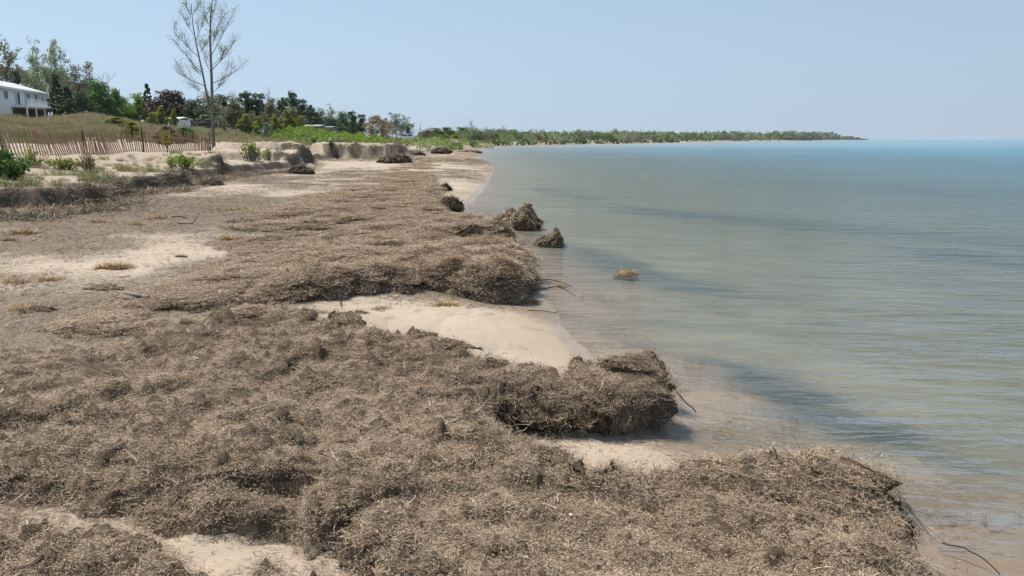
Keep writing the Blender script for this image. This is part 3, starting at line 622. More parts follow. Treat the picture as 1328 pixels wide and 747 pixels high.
# ---- trees behind the dunes, from the left
G1 = 'trees behind the dunes'
T = [
 (2, 50, 136, 58, 'airy', 'olive', 'tall olive tree at the frame edge, towering above the house roof', 0),
 (20, 92, 133, 30, 'conifer', 'dark', 'dark spruce peeping over the middle of the house roof', 0),
 (40, 57, 142, 46, 'airy', 'pale', 'tall pale green poplar behind the chimney of the house', 1),
 (63, 54, 140, 42, 'airy', 'pale', 'tallest pale poplar, just past the chimney', 2),
 (74, 62, 143, 36, 'airy', 'grey', 'grey green poplar leaning out beyond the tallest poplar', 3),
 (70, 95, 122, 30, 'conifer', 'dark', 'broad black-green spruce right beside the end of the house', 1),
 (86, 112, 121, 34, 'conifer', 'dark', 'shorter dark spruce between the house spruce and the olive trees', 2),
 (96, 80, 130, 40, 'airy', 'olive', 'brownish half-leafed tree right of the dark spruces', 4),
 (115, 83, 132, 42, 'airy', 'olive', 'broad olive tree with twiggy top in the middle of the left grove', 5),
 (132, 90, 134, 34, 'bare', 'olive', 'thin-topped twiggy tree at the right shoulder of the left grove', 0),
 (104, 118, 121, 32, 'round', 'dark', 'low dark tree under the twiggy olive trees', 0),
 (128, 106, 126, 44, 'round', 'green', 'full deep green tree at the right end of the left grove', 1),
 (146, 116, 130, 34, 'round', 'green', 'smaller deep green tree stepping down from the left grove', 2),
 (160, 124, 135, 34, 'round', 'bright', 'bright green tree between the left grove and the lone spruce', 3),
 (178, 122, 137, 34, 'round', 'bright', 'bright green tree touching the lone pointed spruce', 4),
 (190, 108, 126, 24, 'conifer', 'dark', 'lone pointed spruce beside the maroon tree', 3),
 (214, 116, 122, 44, 'round', 'purple', 'dark maroon-leaved tree right of the pointed spruce', 5),
 (233, 119, 124, 34, 'round', 'purple', 'second maroon tree with paler crown tips, nearer the tall twin-stemmed tree', 6),
 (250, 128, 122, 40, 'round', 'dark', 'dark rounded tree behind the lower left of the tall twin-stemmed tree', 1),
 (272, 122, 124, 36, 'round', 'olive', 'olive tree directly behind the trunk of the tall twin-stemmed tree', 7),
 (290, 124, 128, 34, 'pine', 'dark', 'dark pine just right of the tall twin-stemmed trunk', 0),
 (305, 116, 126, 28, 'bare', 'grey', 'grey leafless tree among the dark pines', 1),
 (302, 126, 124, 34, 'round', 'olive', 'olive-brown tree below the grey leafless one', 8),
 (320, 122, 130, 36, 'pine', 'dark', 'spreading green-black pine beyond the grey leafless tree', 1),
 (336, 124, 131, 30, 'pine', 'dark', 'ragged pine left of the tall grey snag', 2),
 (347, 110, 128, 20, 'bare', 'grey', 'tallest grey snag sticking out of the pine row', 2),
 (352, 128, 127, 34, 'round', 'olive', 'brown-olive tree round the foot of the tallest snag', 9),
 (366, 128, 134, 32, 'pine', 'dark', 'low dark pine right of the tallest snag', 3),
 (379, 122, 136, 26, 'pine', 'dark', 'pine with a crooked topmost tuft standing out of the row', 4),
 (389, 131, 140, 26, 'pine', 'dark', 'round-topped pine right of the crooked-tufted one', 5),
 (395, 128, 146, 14, 'bare', 'grey', 'thin grey dead tree between the round-topped pine and the pale poplars', 3),
 (401, 138, 150, 30, 'pine', 'dark', 'last low pine before the pale poplars', 6),
 (374, 140, 120, 40, 'round', 'olive', 'dull brown tree below the crooked-tufted pine', 10),
 (410, 145, 150, 30, 'round', 'dark', 'dark tree below the left edge of the pale poplars', 2),
 (417, 138, 168, 28, 'airy', 'pale', 'pale poplar at the left of its pair', 6),
 (431, 137, 170, 28, 'airy', 'pale', 'pale poplar at the right of its pair', 7),
 (446, 145, 165, 24, 'round', 'green', 'mid green round tree right of the pale poplar pair', 11),
 (430, 152, 150, 30, 'round', 'dark', 'dark low tree in front of the pale poplar pair', 3),
 (457, 146, 160, 20, 'pine', 'dark', 'dark pine between the mid green tree and the tan bush', 7),
 (468, 150, 165, 20, 'pine', 'dark', 'small dark pine behind the tan bush', 8),
 (486, 148, 140, 42, 'bush', 'tan', 'big rounded tan bush above the green shrubbery', 0),
 (500, 152, 150, 26, 'bush', 'tan', 'right-hand shoulder of tan bush beside the grey-green tree', 1),
 (513, 144, 168, 30, 'airy', 'grey', 'grey-green tree right of the tan bush', 8),
 (526, 150, 172, 24, 'airy', 'grey', 'lower grey-green tree behind the small dark spruce', 9),
 (529, 163, 150, 11, 'conifer', 'dark', 'small dark spruce over the white parked car', 4),
 (545, 158, 240, 7, 'bare', 'grey', 'thin grey pole-like tree right of the grey-green pair', 4),
]
for i, (px, yt, Y, w_, k_, lf, lab, v) in enumerate(T):
    tree(px, yt, Y, w_, k_, lf, lab, 'bush' if k_ == 'bush' else 'tree', v=v, group=G1 if k_ != 'bush' else 'tan bushes')
# trees at the near end of the far shore, told apart by colour
T2 = [(552, 167, 250, 26, 'round', 'olive', 'dull green tree first in the shoreline wood', 12), (566, 166, 260, 26, 'round', 'green', 'green tree second in the shoreline wood', 13),
 (582, 165, 270, 28, 'round', 'green', 'fresh green tree at the crest of the shoreline wood', 14), (596, 170, 255, 26, 'round', 'bright', 'light green rounded tree before the grey bare one', 15),
 (600, 165, 290, 30, 'round', 'green', 'green tree just left of the tall bare grey tree', 16), (611, 153, 265, 16, 'bare', 'grey', 'tall bare grey tree rising over the shoreline wood', 5), (613, 164, 268, 15, 'airy', 'grey', 'sparse grey tree at the foot of the tall bare one', 10),
 (624, 172, 262, 16, 'round', 'dark', 'dark blue-green round tree above the long low shed', 4), (634, 168, 300, 26, 'round', 'olive', 'olive tree behind the small white hut', 17),
 (648, 168, 300, 24, 'round', 'green', 'green tree right of the small white hut', 18), (655, 162, 330, 18, 'bare', 'grey', 'wide grey leafless crown above the wood beyond the hut', 6), (668, 171, 290, 28, 'round', 'pale', 'pale rounded tree at the water by the far shore', 19),
 (684, 171, 310, 26, 'round', 'green', 'green tree standing right of the pale rounded one', 20), (541, 176, 180, 24, 'bush', 'green', 'low green thicket right of the white parked car', 2), (575, 174, 220, 30, 'bush', 'bright', 'low light green thicket under the crest of the wood', 3), (618, 179, 230, 26, 'bush', 'olive', 'brownish thicket behind the far end of the beach', 4)]
for i, (px, yt, Y, w_, k_, lf, lab, v) in enumerate(T2):
    tree(px, yt, Y, w_, k_, lf, lab, 'bush' if k_ == 'bush' else 'tree', v=v % 6, group='trees at the near end of the far shore' if k_ != 'bush' else 'thickets behind the beach')

# ---- woodland along the far shore: one mass
def far_wood():
    nr = np.random.default_rng(5); cs = []; rs_ = []; sz = []
    shp = np.array([(px, P(px, py, 0)[1]) for px, py in shore_px[-9:]])
    for row in range(4):
        px = 606.0
        while px < 1116:
            low = row == 0 and (int(px) % 2 == 0)
            ys = np.interp(px, shp[:, 0], shp[:, 1]); Y = max(ys * (1.01 + .08 * row) + 2 + row * 14, 222)
            if px > 1085 and row > 1: break
            base = PD(px, 180, Y); step = nr.uniform(6, 13) * (.6 if px > 1000 else 1)
            ytop = np.interp(px, [600, 700, 860, 1000, 1080, 1100, 1116], [167, 169.5, 171, 170.5, 172.5, 174.5, 178.5]) + nr.uniform(-1.6, 1.2) + 1.0 * math.sin(px * .043) * math.sin(px * .017) + (3 - row) * 1.5
            zt = CAMH + (180 - ytop) / F * Y; zb = .1; hh = max(1.5, zt - zb) if not low else 1.6; Y = Y if not low else ys * 1.004 + 1.5; ww = step / F * Y * nr.uniform(1.3, 2.6)
            ncl = 26
            for k in range(ncl):
                v = nr.normal(0, 1, 3); v /= np.linalg.norm(v); v *= nr.uniform(.3, 1) ** .5
                cs.append((base[0] + v[0] * ww * .5, Y + v[1] * ww * .5, zb + hh * (.52 + .46 * v[2]))); rs_.append(max(.3, min(hh, ww) * .20)); 
            px += step
    return np.array(cs), np.array(rs_)
cs, rs_ = far_wood()
msk = rng.integers(0, 4, len(cs) // 26).repeat(26)
fw_mats = ['green', 'grey', 'pale', 'olive']
co_all = []; 
def quads_for(c, r, per, k):
    me = leaf_mesh('tmp', c, r, per, 1.0); co = np.empty(len(me.vertices) * 3, np.float32); me.vertices.foreach_get('co', co); bpy.data.meshes.remove(me); return co.reshape(-1, 3)
for j, mt in enumerate(fw_mats):
    k = msk == j
    c = cs[k]; r = rs_[k]; per = 17
    cc = np.repeat(c, per, 0); rr = np.repeat(r, per)[:, None]; n = len(cc)
    v = rng.normal(0, 1, (n, 3)); v /= np.linalg.norm(v, axis=1, keepdims=True); p = cc + v * rr * rng.uniform(.3, 1.1, (n, 1))
    a = rng.normal(0, 1, (n, 3)); a /= np.linalg.norm(a, axis=1, keepdims=True); b = np.cross(a, rng.normal(0, 1, (n, 3))); b /= np.linalg.norm(b, axis=1, keepdims=True)
    s_ = (.00085 * cc[:, 1:2]) * rng.uniform(.6, 1.4, (n, 1)); a = a * s_; b = b * s_ * .7
    co_all.append((mt, np.stack([p - a, p - b, p + a, p + b], 1).reshape(-1, 3)))
co = np.concatenate([c for _, c in co_all]); qd = np.arange(len(co)).reshape(-1, 4); me = npmesh('far_woodland', co, qd, None, False)
for mt, c in co_all: me.materials.append(LEAF[mt])
mi = np.concatenate([np.full(len(c) // 4, j, np.int32) for j, (_, c) in enumerate(co_all)]); me.polygons.foreach_set('material_index', mi)
o = link('far_woodland', me); tag(o, 'long green woodland lining the far shore out to the point', None, None, 'stuff')

# ---- the tall twin-stemmed tree
def twin_tree():
    rs = random.Random(12); X, Y = PD(277, 190, 58)[:2]; zb = ground_z(X, Y) - .3; o = empty('twin_stemmed_poplar', (X, Y, zb)); k = Y / F
    tag(o, 'tall slender twin-stemmed poplar in sparse first leaf at the end of the snow fence', 'tree')
    H = CAMH + (180 + 4) * k - zb
    def q(px, py):
        a = PD(275 + (px - 275) * (.95 if px < 275 else .80), py, Y); return Vector((a[0] - X, rs.uniform(-.1, .1), a[2] - zb))
    t = MB(); tips = []
    stems = [([(278, 196), (276, 165), (275, 130), (274.5, 90), (273, 50), (273.5, 20), (276, -2)], .15, .025), ([(275.5, 158), (268, 125), (262, 95), (255, 65), (249, 35), (247, 5)], .09, .02)]
    for pts, r0, r1 in stems:
        V = [q(*p) for p in pts]; t.tube(V, [r0 + (r1 - r0) * i / (len(V) - 1) for i in range(len(V))], 8, False)
    limbs = [((276, 108), (318, 84), .05), ((275, 90), (305, 50), .055), ((274, 72), (300, 22), .045), ((274, 50), (290, 12), .03), ((266, 112), (213, 87), .05), ((262, 95), (232, 60), .045), ((258, 75), (228, 42), .04), ((274, 98), (262, 60), .03), ((250, 45), (236, 20), .03), ((252, 55), (262, 20), .025),
             ((276, 120), (300, 104), .03), ((266, 122), (240, 108), .03), ((274, 40), (264, 8), .02), ((274, 30), (284, 2), .02), ((273, 60), (288, 40), .03), ((256, 70), (268, 45), .02), ((247, 25), (240, 3), .02), ((248, 20), (256, 2), .02), ((276, 84), (292, 64), .03), ((264, 100), (246, 84), .03)]
    for a, b, r in limbs:
        A, B = q(*a), q(*b); B.y += rs.uniform(-1, 1) * (B - A).length * .5; mid = A.lerp(B, .5) + Vector((0, 0, -.12)); r *= .62; t.tube([A, mid, B], [r, r * .7, r * .3], 5, False)
        for j in range(11):
            f = rs.uniform(.22, 1); p = A.lerp(B, f) + Vector((0, 0, -.4 * f * (1 - f))); d = (B - A).normalized() + Vector((rs.uniform(-1, 1), rs.uniform(-1, 1), rs.uniform(-.3, .9))) * .8
            branches(t, p, d, (B - A).length * .30 * (1.2 - .4 * f), .014, 1, tips, rs, .8, .3, 2, 3, .007)
    t.build('trunk', M['bark'], o, True)
    cen = [tuple(a) for a, _ in tips]; me = leaf_mesh('crown', cen, [.32] * len(cen), 4, .04, 1); me.materials.append(LEAF['pale']); link('crown', me, None, o)
    # bushy undergrowth clinging to the foot
    b = leaf_mesh('ivy', [(rs.uniform(-.9, .9), rs.uniform(-.5, .5), CAMH + (180 - rs.uniform(128, 158)) * k - zb) for _ in range(26)], [.35] * 26, 20, .06, 1); b.materials.append(LEAF['grey']); link('foliage', b, None, o)
twin_tree()

# ---- shrubs and saplings on the dunes
S = [(206, 137, 88, 20, 'airy', 'yellow', 'yellow-green sapling in front of the maroon tree'), (224, 141, 90, 10, 'airy', 'yellow', 'slim yellow-green sapling beside the white tent-like roof'), (196, 146, 86, 14, 'airy', 'yellow', 'short yellow-green sapling left of the taller one'),
     (318, 148, 88, 24, 'airy', 'yellow', 'bushy yellow-green sapling right of the tall poplar'), (333, 150, 92, 16, 'airy', 'yellow', 'thin yellow-green sapling next to the bushy one'), (356, 148, 94, 16, 'airy', 'yellow', 'leafy sapling below the tallest snag'),
     (374, 142, 96, 18, 'airy', 'yellow', 'tallest yellow-green sapling before the pines'), (388, 150, 96, 16, 'airy', 'yellow', 'sapling at the left edge of the green shrubbery'), (345, 157, 85, 22, 'bush', 'grey', 'low grey-green bush among the saplings')]
for i, (px, yt, Y, w_, k_, lf, lab) in enumerate(S): tree(px, yt, Y, w_, k_, lf, lab, 'sapling' if k_ == 'airy' else 'bush', name='sapling' if k_ == 'airy' else 'shrub', group='saplings on the dune' if k_ == 'airy' else 'bushes on the dune', v=20 + i % 2, h0=4.)
B = [(150, 151, 72, 50, 'bush', 'yellow', 'yellow-green bush on the crest behind the middle of the fence'), (170, 156, 60, 34, 'bush', 'yellow', 'yellowish bush behind the warning sign'), (215, 162, 60, 42, 'bush', 'olive', 'dull green bush close behind the yellow sign'), (240, 163, 62, 34, 'bush', 'green', 'grass-green bush between the sign and the tall poplar'),
     (110, 147, 96, 34, 'bush', 'olive', 'olive scrub on the hill beside the house deck'), (265, 147, 100, 30, 'bush', 'olive', 'scrub over the fallen timber on the hill'), (284, 150, 100, 26, 'bush', 'grey', 'grey brush right of the fallen timber'), (290, 158, 85, 8, 'bush', 'tan', 'small rusty bush on the sandy hollow')]
for i, (px, yt, Y, w_, k_, lf, lab) in enumerate(B): tree(px, yt, Y, w_, k_, lf, lab, 'bush', group='bushes on the dune', v=30 + i % 2, h0=2.)
# bright shrubbery behind the mounds: nobody could count its bushes
cs = []; 
for _ in range(420):
    px = random.uniform(352, 500); Y = random.uniform(78, 104); 
    if px > 455: Y = random.uniform(88, 110)
    X = (px - 664) / F * Y; top = np.interp(px, [352, 375, 400, 440, 470, 500], [171, 165.5, 163.5, 167.5, 172, 178]); zt = CAMH + (180 - top) / F * Y - .1; zb = CAMH - 1.0
    u = random.random() ** .6; cs.append((X, Y, zb + (zt - zb) * u * random.uniform(.75, 1.04)))
me = leaf_mesh('green_shrubbery', cs, [.42] * len(cs), 34, .085, .8); me.materials.append(LEAF['bright']); o = link('green_shrubbery', me); tag(o, 'low bright green shrubbery spreading behind the sand mounds', None, None, 'stuff')
cs = []
for _ in range(520):
    px = random.uniform(498, 640); Y = random.uniform(100, 190) if px < 600 else random.uniform(160, 230); X = (px - 664) / F * Y; z_ = ground_z(X, Y); cs.append((X, Y, z_ + random.uniform(0, .9)))
me = leaf_mesh('dune_thicket', cs, [.8] * len(cs), 22, .10, .5); me.materials.append(LEAF['yellow']); me.materials.append(LEAF['green'])
me.polygons.foreach_set('material_index', (rng.uniform(0, 1, len(me.polygons)) < .45).astype(np.int32)); o = link('dune_thicket', me); tag(o, 'yellow-green low growth between the mounds and the shoreline wood', None, None, 'stuff')

# ---- dune grass tufts
def tuft_mesh(n, rad, l0, l1, w, lean=.35):
    t = rng.uniform(0, 6.28, n); rr = rad * np.sqrt(rng.uniform(0, 1, n)); pos = np.stack([rr * np.cos(t), rr * np.sin(t), np.full(n, -.02)], 1)
    d = np.stack([rng.normal(0, lean, n), rng.normal(0, lean, n), np.ones(n)], 1); co, q = strand_arrays(n, 0, l0, l1, w, pos=pos, dirs=d, curl=.6, seg=3, hang=True); return npmesh('grass_tuft', co, q, None, False)
GR = island_mat('dry_dune_grass', [(0, (.17, .13, .08)), (.45, (.35, .27, .175)), (.8, (.50, .40, .28)), (1, (.62, .53, .40))], .8, .2)
GG = island_mat('green_dune_grass', [(0, (.08, .11, .035)), (.5, (.17, .21, .07)), (.8, (.27, .29, .12)), (1, (.42, .38, .22))], .8, .25)
cg = collection_of('dry_tufts', [tuft_mesh(60, .35, .15, .5, .007) for _ in range(4)], GR); cgg = collection_of('green_tufts', [tuft_mesh(60, .35, .12, .42, .008) for _ in range(4)], GG)
gco = np.stack([gx, gy, gz], 1); fq = gq
fveg = veg[fq].mean(1); fr_ = gr[fq].mean(1); fdn = gdn[fq].mean(1)
def hillw(c, n): return (fr_ > 60) & (fr_ < 125) & (fdn > 3) & (fveg > .12) & (c[:, 0] < 5) & (np.arctan2(c[:, 0], c[:, 1]) > -.72)
pn = lambda c: fbm(c[:, 0], c[:, 1], 6, 4, 201)
for nm, coll, thr, lab, cnt, sd_ in [('dry_dune_grass', cg, lambda c: 1 - sstep(-.1, .45, pn(c)) * .8, 'dry tan grass covering the dune behind the fence', 15000, 7), ('green_dune_grass', cgg, lambda c: sstep(-.05, .4, pn(c)), 'patches of green grass on the dune', 8000, 8)]:
    p, nr_ = face_samples(gco, fq, lambda c, n: hillw(c, n) * thr(c) * np.clip(fveg, 0, 1) / fr_ ** 1.3, int(cnt * .6))
    o = scatter(nm, p, np.tile([0, 0, 1.], (len(p), 1)), rng.uniform(.5, 1.15, len(p)) * (.75 + np.hypot(p[:, 0], p[:, 1]) / 200), coll, 1, seed=sd_); tag(o, lab, None, None, 'stuff')
# thin growth on the bluff top, yellowish near the fence
def blw(c, n): return (fr_ > 17) & (fr_ < 40) & (fdn > .5) & (c[:, 0] < -6) & (np.arctan2(c[:, 0], c[:, 1]) > -.72)
p, nr_ = face_samples(gco, fq, lambda c, n: blw(c, n) * sstep(.0, .5, fbm(c[:, 0], c[:, 1], 2.5, 3, 211)) / fr_, 200)
o = scatter('bluff_weeds', p, np.tile([0, 0, 1.], (len(p), 1)), rng.uniform(.25, .75, len(p)), cgg, 1, seed=9); tag(o, 'thin yellow-green weeds growing on top of the low bluff', None, None, 'stuff')
p, nr_ = face_samples(gco, fq, lambda c, n: blw(c, n) * (.3 + sstep(-.1, .5, fbm(c[:, 0], c[:, 1], 1.5, 3, 212))) / fr_, 600)
o = scatter('bluff_dry_grass', p, np.tile([0, 0, 1.], (len(p), 1)), rng.uniform(.15, .45, len(p)), cg, 1, seed=10); tag(o, 'short dry grass and stubble on the low bluff', None, None, 'stuff')

# ---- debris on the sand: twigs, straw, bits
bits = collection_of('debris_bits', [strand_mesh('debris_bit', 16, .35, .02, .13, .004, .15) for _ in range(6)], island_mat('debris_twigs', [(0, (.03, .02, .013)), (.6, (.10, .07, .045)), (.9, (.22, .16, .10)), (1, (.55, .49, .40))], .85))
fdeb = deb[fq].mean(1); fds = gds[fq].mean(1); fth = None
def debw(c, n): return (fr_ > 2) & (fr_ < 75) & (fds > .5) & (fdn < .8) & (np.abs(np.arctan2(c[:, 0], c[:, 1])) < .68)
p, nr_ = face_samples(gco, fq, lambda c, n: debw(c, n) * np.clip(fdeb + .25, .03, 1.3) / fr_ ** 1.35, 26000)
o = scatter('beach_debris', p, nr_, (.16 + np.hypot(p[:, 0], p[:, 1]) / 30) * rng.uniform(.6, 1.3, len(p)), bits, 1, seed=11); tag(o, 'scattered dry twigs, straw and weed bits on the sand', None, None, 'stuff')
def adr(c, n): return (fr_ > 2) & (fr_ < 30) & (fds > -.8) & (fds < .25) & (c[:, 0] > -3)
p, nr_ = face_samples(gco, fq, lambda c, n: adr(c, n) * (.2 + sstep(0, .5, fbm(c[:, 0], c[:, 1], .8, 2, 221))) / fr_ ** 1.2, 420); p[:, 2] = np.maximum(p[:, 2], .004)
o = scatter('drifting_bits', p, np.tile([0, 0, 1.], (len(p), 1)), .22 + np.hypot(p[:, 0], p[:, 1]) / 60, bits, 1, seed=13); tag(o, 'loose stems and crumbs of weed adrift along the waterline', None, None, 'stuff')
# brown litter, dead roots and sticks piled at the foot of the bluff
fp = [P(x, y + 3, .42) for x, y in foot_px[1:16]]; pts = []
for _ in range(1900):
    i = random.randrange(len(fp) - 1); t = random.random(); x = fp[i][0] * (1 - t) + fp[i + 1][0] * t + random.gauss(0, .35); y = fp[i][1] * (1 - t) + fp[i + 1][1] * t - abs(random.gauss(0, .8)) - .05; pts.append((x, y))
pa = np.array(pts); zz = terrain(pa[:, 0], pa[:, 1])[0]; pr = np.stack([pa[:, 0], pa[:, 1], zz], 1)
lit = collection_of('root_litter', [strand_mesh('root_tangle', 46, .3, .05, .34, .0055, .45, curl=1.2) for _ in range(6)], island_mat('root_litter_strands', [(0, (.05, .034, .02)), (.45, (.15, .105, .065)), (.8, (.30, .22, .135)), (.93, (.42, .36, .28)), (1, (.60, .56, .50))], .85))
o = scatter('root_litter', pr, np.tile([0, 0, 1.], (len(pr), 1)), rng.uniform(.5, 1.3, len(pr)), lit, 1, seed=12); tag(o, 'tangled dead roots, straw and twigs along the foot of the bluff', None, None, 'stuff')

# ------------------------------------------------------------------ things: seaweed clumps
def wtop(x, y):
    r_ = wrack(np.array([float(x)]), np.array([float(y)])); gz_ = ground_z(x, y); return max(gz_, float(r_[2][0]) if abs(x) < 30 else gz_)
def lump(px, py, wpx, hpx, label, name='seaweed_clump', cat='seaweed clump', group='seaweed clumps', peak=None, base='ground', z=None, gold=False, strands=1500, depth=.8, dark=False, seed=0):
    """px,py = foot centre of the clump in the photograph"""
    zb = z if z is not None else 0.0
    for _ in range(6):
        x, y = P(px, py, zb)
        if z is None: zb = (ground_z(x, y) if base == 'ground' else wtop(x, y))
    w_ = wpx / F * y / cp; h_ = hpx / F * y / cp * 1.02; dpt_ = w_ * depth; y += dpt_ * .35
    nr = np.random.default_rng(seed + int(px)); nu, nv = 46, 20; u = np.linspace(0, 2 * np.pi, nu, endpoint=False); v = np.linspace(0, 1, nv)
    U, V = np.meshgrid(u, v); prof = np.cos(V * np.pi / 2) ** .45 * (1 + .10 * np.sin(V * 5)); ax = w_ / 2; ay = dpt_ / 2
    nx = np.cos(U) * prof; ny = np.sin(U) * prof; n_ = fbm(np.cos(U) * 1.6 + 7 * px, np.sin(U) * 1.6 + V * 2.3, .9, 4, 300 + seed)
    k = 1 + .34 * n_ + .12 * fbm(np.cos(U) * 3 + px, np.sin(U) * 3 + V * 4, .45, 3, 310)
    X = nx * ax * k; Y_ = ny * ay * k; Zt = V ** .85 * h_
    if peak: 
        cx = sum((nx - p0) * 0 for p0, _, _ in peak) + 0; hh = sum(a * np.exp(-((nx - p0) / s__) ** 2) for p0, s__, a in peak); hh = np.clip(hh, .35, 1.0); Zt = Zt * (1 - V * (1 - hh))
        X = X + V ** 2 * ax * peak[0][0] * .3
    Z_ = Zt + .16 * h_ * fbm(X * 3 / w_, Y_ * 3 / w_, .5, 3, 320 + seed) * V - .06
    co = np.stack([X, Y_, Z_], -1); top = co[-1].mean(0); co = co.reshape(-1, 3)
    idx = np.arange(nu * nv).reshape(nv, nu); q = np.stack([idx[:-1], np.roll(idx, -1, 1)[:-1], np.roll(idx, -1, 1)[1:], idx[1:]], -1).reshape(-1, 4)
    o = empty(name, (x, y, zb)); tag(o, label, cat, group); link('core', npmesh('core', co, q), M['lump'] if not gold else M['goldcore'], o)
    fc = co[q]; ar = np.linalg.norm(np.cross(fc[:, 2] - fc[:, 0], fc[:, 3] - fc[:, 1]), axis=1); nm = np.cross(fc[:, 2] - fc[:, 0], fc[:, 3] - fc[:, 1]) / (ar[:, None] + 1e-9)
    i = nr.choice(len(q), strands, p=ar / ar.sum()); a, b = nr.uniform(0, 1, (2, strands, 1)); p = (fc[i, 0] * (1 - a) + fc[i, 1] * a) * (1 - b) + (fc[i, 3] * (1 - a) + fc[i, 2] * a) * b
    d = np.cross(nm[i], nr.normal(0, 1, (strands, 3))) + nm[i] * nr.uniform(0, .15, (strands, 1)) + np.array([0, 0, -.35]); sz = max(.03, min(.10, y * .004))
    co2, q2 = strand_arrays(strands, 0, sz * .5, sz * 1.9, max(.0014, y * .00033), pos=p, dirs=d, seg=2)
    s2 = npmesh('strands', co2, q2, None, False); so = link('strands', s2, M['gold_straw'] if gold else (M['dark_straw'] if dark else M['lumpstraw']), o); so['kind'] = 'stuff'
    return o
M['goldcore'] = simple('golden_clump_core', (.30, .19, .085), .95, .3, 20, .02)
lump(668, 297, 62, 36, 'large pointed seaweed clump standing in the shallows', peak=[(.42, .34, 1.0), (-.35, .5, .70)], strands=4200, z=-.02, seed=1)
lump(713, 319, 34, 26, 'smaller pointed clump in the water with a golden left foot', peak=[(.4, .4, 1.0), (-.5, .5, .6)], strands=2200, z=-.03, seed=2)
lump(703, 319, 18, 10, 'golden weed tuft at the left foot of the smaller clump in the water', gold=True, strands=500, z=-.03, seed=3, name='golden_weed_tuft', cat='weed tuft', group='golden weed in the water')
lump(815, 355, 26, 8, 'golden weed raft floating alone on the open water', gold=True, strands=700, z=0.0, seed=4, name='floating_weed', cat='floating weed', group='golden weed in the water', depth=.6)
lump(583, 273, 32, 19, 'dark rounded clump at the head of the sandy beach strip', dark=True, strands=2000, seed=5)
lump(577, 247, 13, 10, 'small dark upright block above the rounded clump on the beach strip', dark=True, strands=900, seed=6)
lump(604, 309, 34, 24, 'dark-faced left hump of the clump row behind the middle bank', dark=True, strands=2200, seed=7)
lump(634, 312, 36, 26, 'middle shaggy hump of the clump row behind the middle bank', strands=2200, seed=8)
lump(655, 309, 20, 20, 'right end hump of the clump row, nearest the large clump', strands=1400, seed=9)
lump(668, 318, 24, 6, 'flat dark scrap of weed on wet sand below the clump row', dark=True, strands=500, seed=10, depth=.5)
lump(512, 201, 38, 13, 'big dark weed heap against the right end of the sand mounds', dark=True, strands=2600, seed=11)
lump(536, 202, 28, 7, 'low dark weed ridge right of the big heap', dark=True, strands=1000, seed=12)
lump(572, 195, 24, 9, 'dark weed heap before the yellow-green growth', dark=True, strands=1200, seed=13)
lump(590, 194, 18, 9, 'second far dark weed heap, nearer the water', dark=True, strands=1000, seed=14)
lump(610, 189, 26, 3.5, 'farthest low dark ridge of weed at the bend of the shore', dark=True, strands=700, seed=15)
lump(388, 213, 28, 12, 'dark overhanging clump under the right edge of the big sand mound', dark=True, strands=1800, seed=16)
lump(270, 222, 26, 9, 'dark clump standing for the dark face under the near left sand mound', dark=True, strands=1500, seed=17)  # clump stands in for the mound's own dark face
# clods lying on the bank
for i, (px, py, w_, h_, lab) in enumerate([(467, 582, 52, 17, 'shaggy dark clod in the centre of the near bank'), (205, 637, 36, 14, 'dark clod above the bare sandy patch on the near bank'), (165, 738, 70, 26, 'big tangled tuft at the lower left of the near bank'),
    (480, 738, 70, 28, 'big shaggy clod at the bottom edge, left of centre'), (370, 632, 34, 12, 'dark tuft right of the bare sandy patch'), (128, 376, 50, 12, 'dark ragged clod at the edge of the left sand flat'), (45, 405, 40, 14, 'brown tuft at the far left edge of the bank'),
    (312, 289, 46, 8, 'long dark low clod behind the middle of the beach'), (375, 390, 30, 13, 'dark pointed clod above the sandy cove'), (425, 437, 26, 9, 'small dark clod below the left end of the sandy cove'), (68, 447, 26, 8, 'small dark clod left on the near bank'), (275, 530, 26, 9, 'dark clod in the left centre of the near bank'),
    (345, 312, 50, 9, 'dark clod strip in the middle distance'), (175, 382, 22, 7, 'flat clod beside the grey plank'), (130, 678, 26, 13, 'dark upright tuft above the big tangled tuft'), (710, 745, 34, 16, 'dark clod at the bottom edge right of centre'), (600, 452, 40, 12, 'rounded crest clod on the near rim of the cove'), (465, 407, 26, 10, 'pointed crest clod at the left end of the cove')]):
    lump(px, py, w_, h_, lab, name='seaweed_clod', cat='seaweed clod', group='seaweed clods on the bank', base='wrack', dark=(i % 3 != 2), strands=1100, seed=30 + i, depth=.7)
# dead grass tufts on the sand flat
def tuft(px, py, wpx, hpx, label, mat='gold', n=320):
    zb = .3
    for _ in range(5): x, y = P(px, py, zb); zb = wtop(x, y)
    w_ = wpx / F * y; h_ = hpx / F * y; nr = rng; t = nr.uniform(0, 6.28, n); rr = w_ * .5 * nr.uniform(0, 1, n) ** .9 * (1 + .2 * np.sin(3 * t + px))
    pos = np.stack([rr * np.cos(t), rr * np.sin(t) * .7, np.full(n, -.01)], 1); d = np.stack([np.cos(t) * .6 + nr.normal(0, .4, n), np.sin(t) * .6 + nr.normal(0, .4, n), np.full(n, .4)], 1)
    co, q = strand_arrays(n, 0, h_ * .4, h_ * 1.15, max(.0018, y * .00028), pos=pos, dirs=d, seg=3, curl=1.2)
    me = npmesh('dead_grass_tuft', co, q, None, False); o = link('dead_grass_tuft', me, M['gold_straw'] if mat == 'gold' else M['lumpstraw']); o.location = (x, y, zb); tag(o, label, 'grass tuft', 'dead grass tufts on the beach')
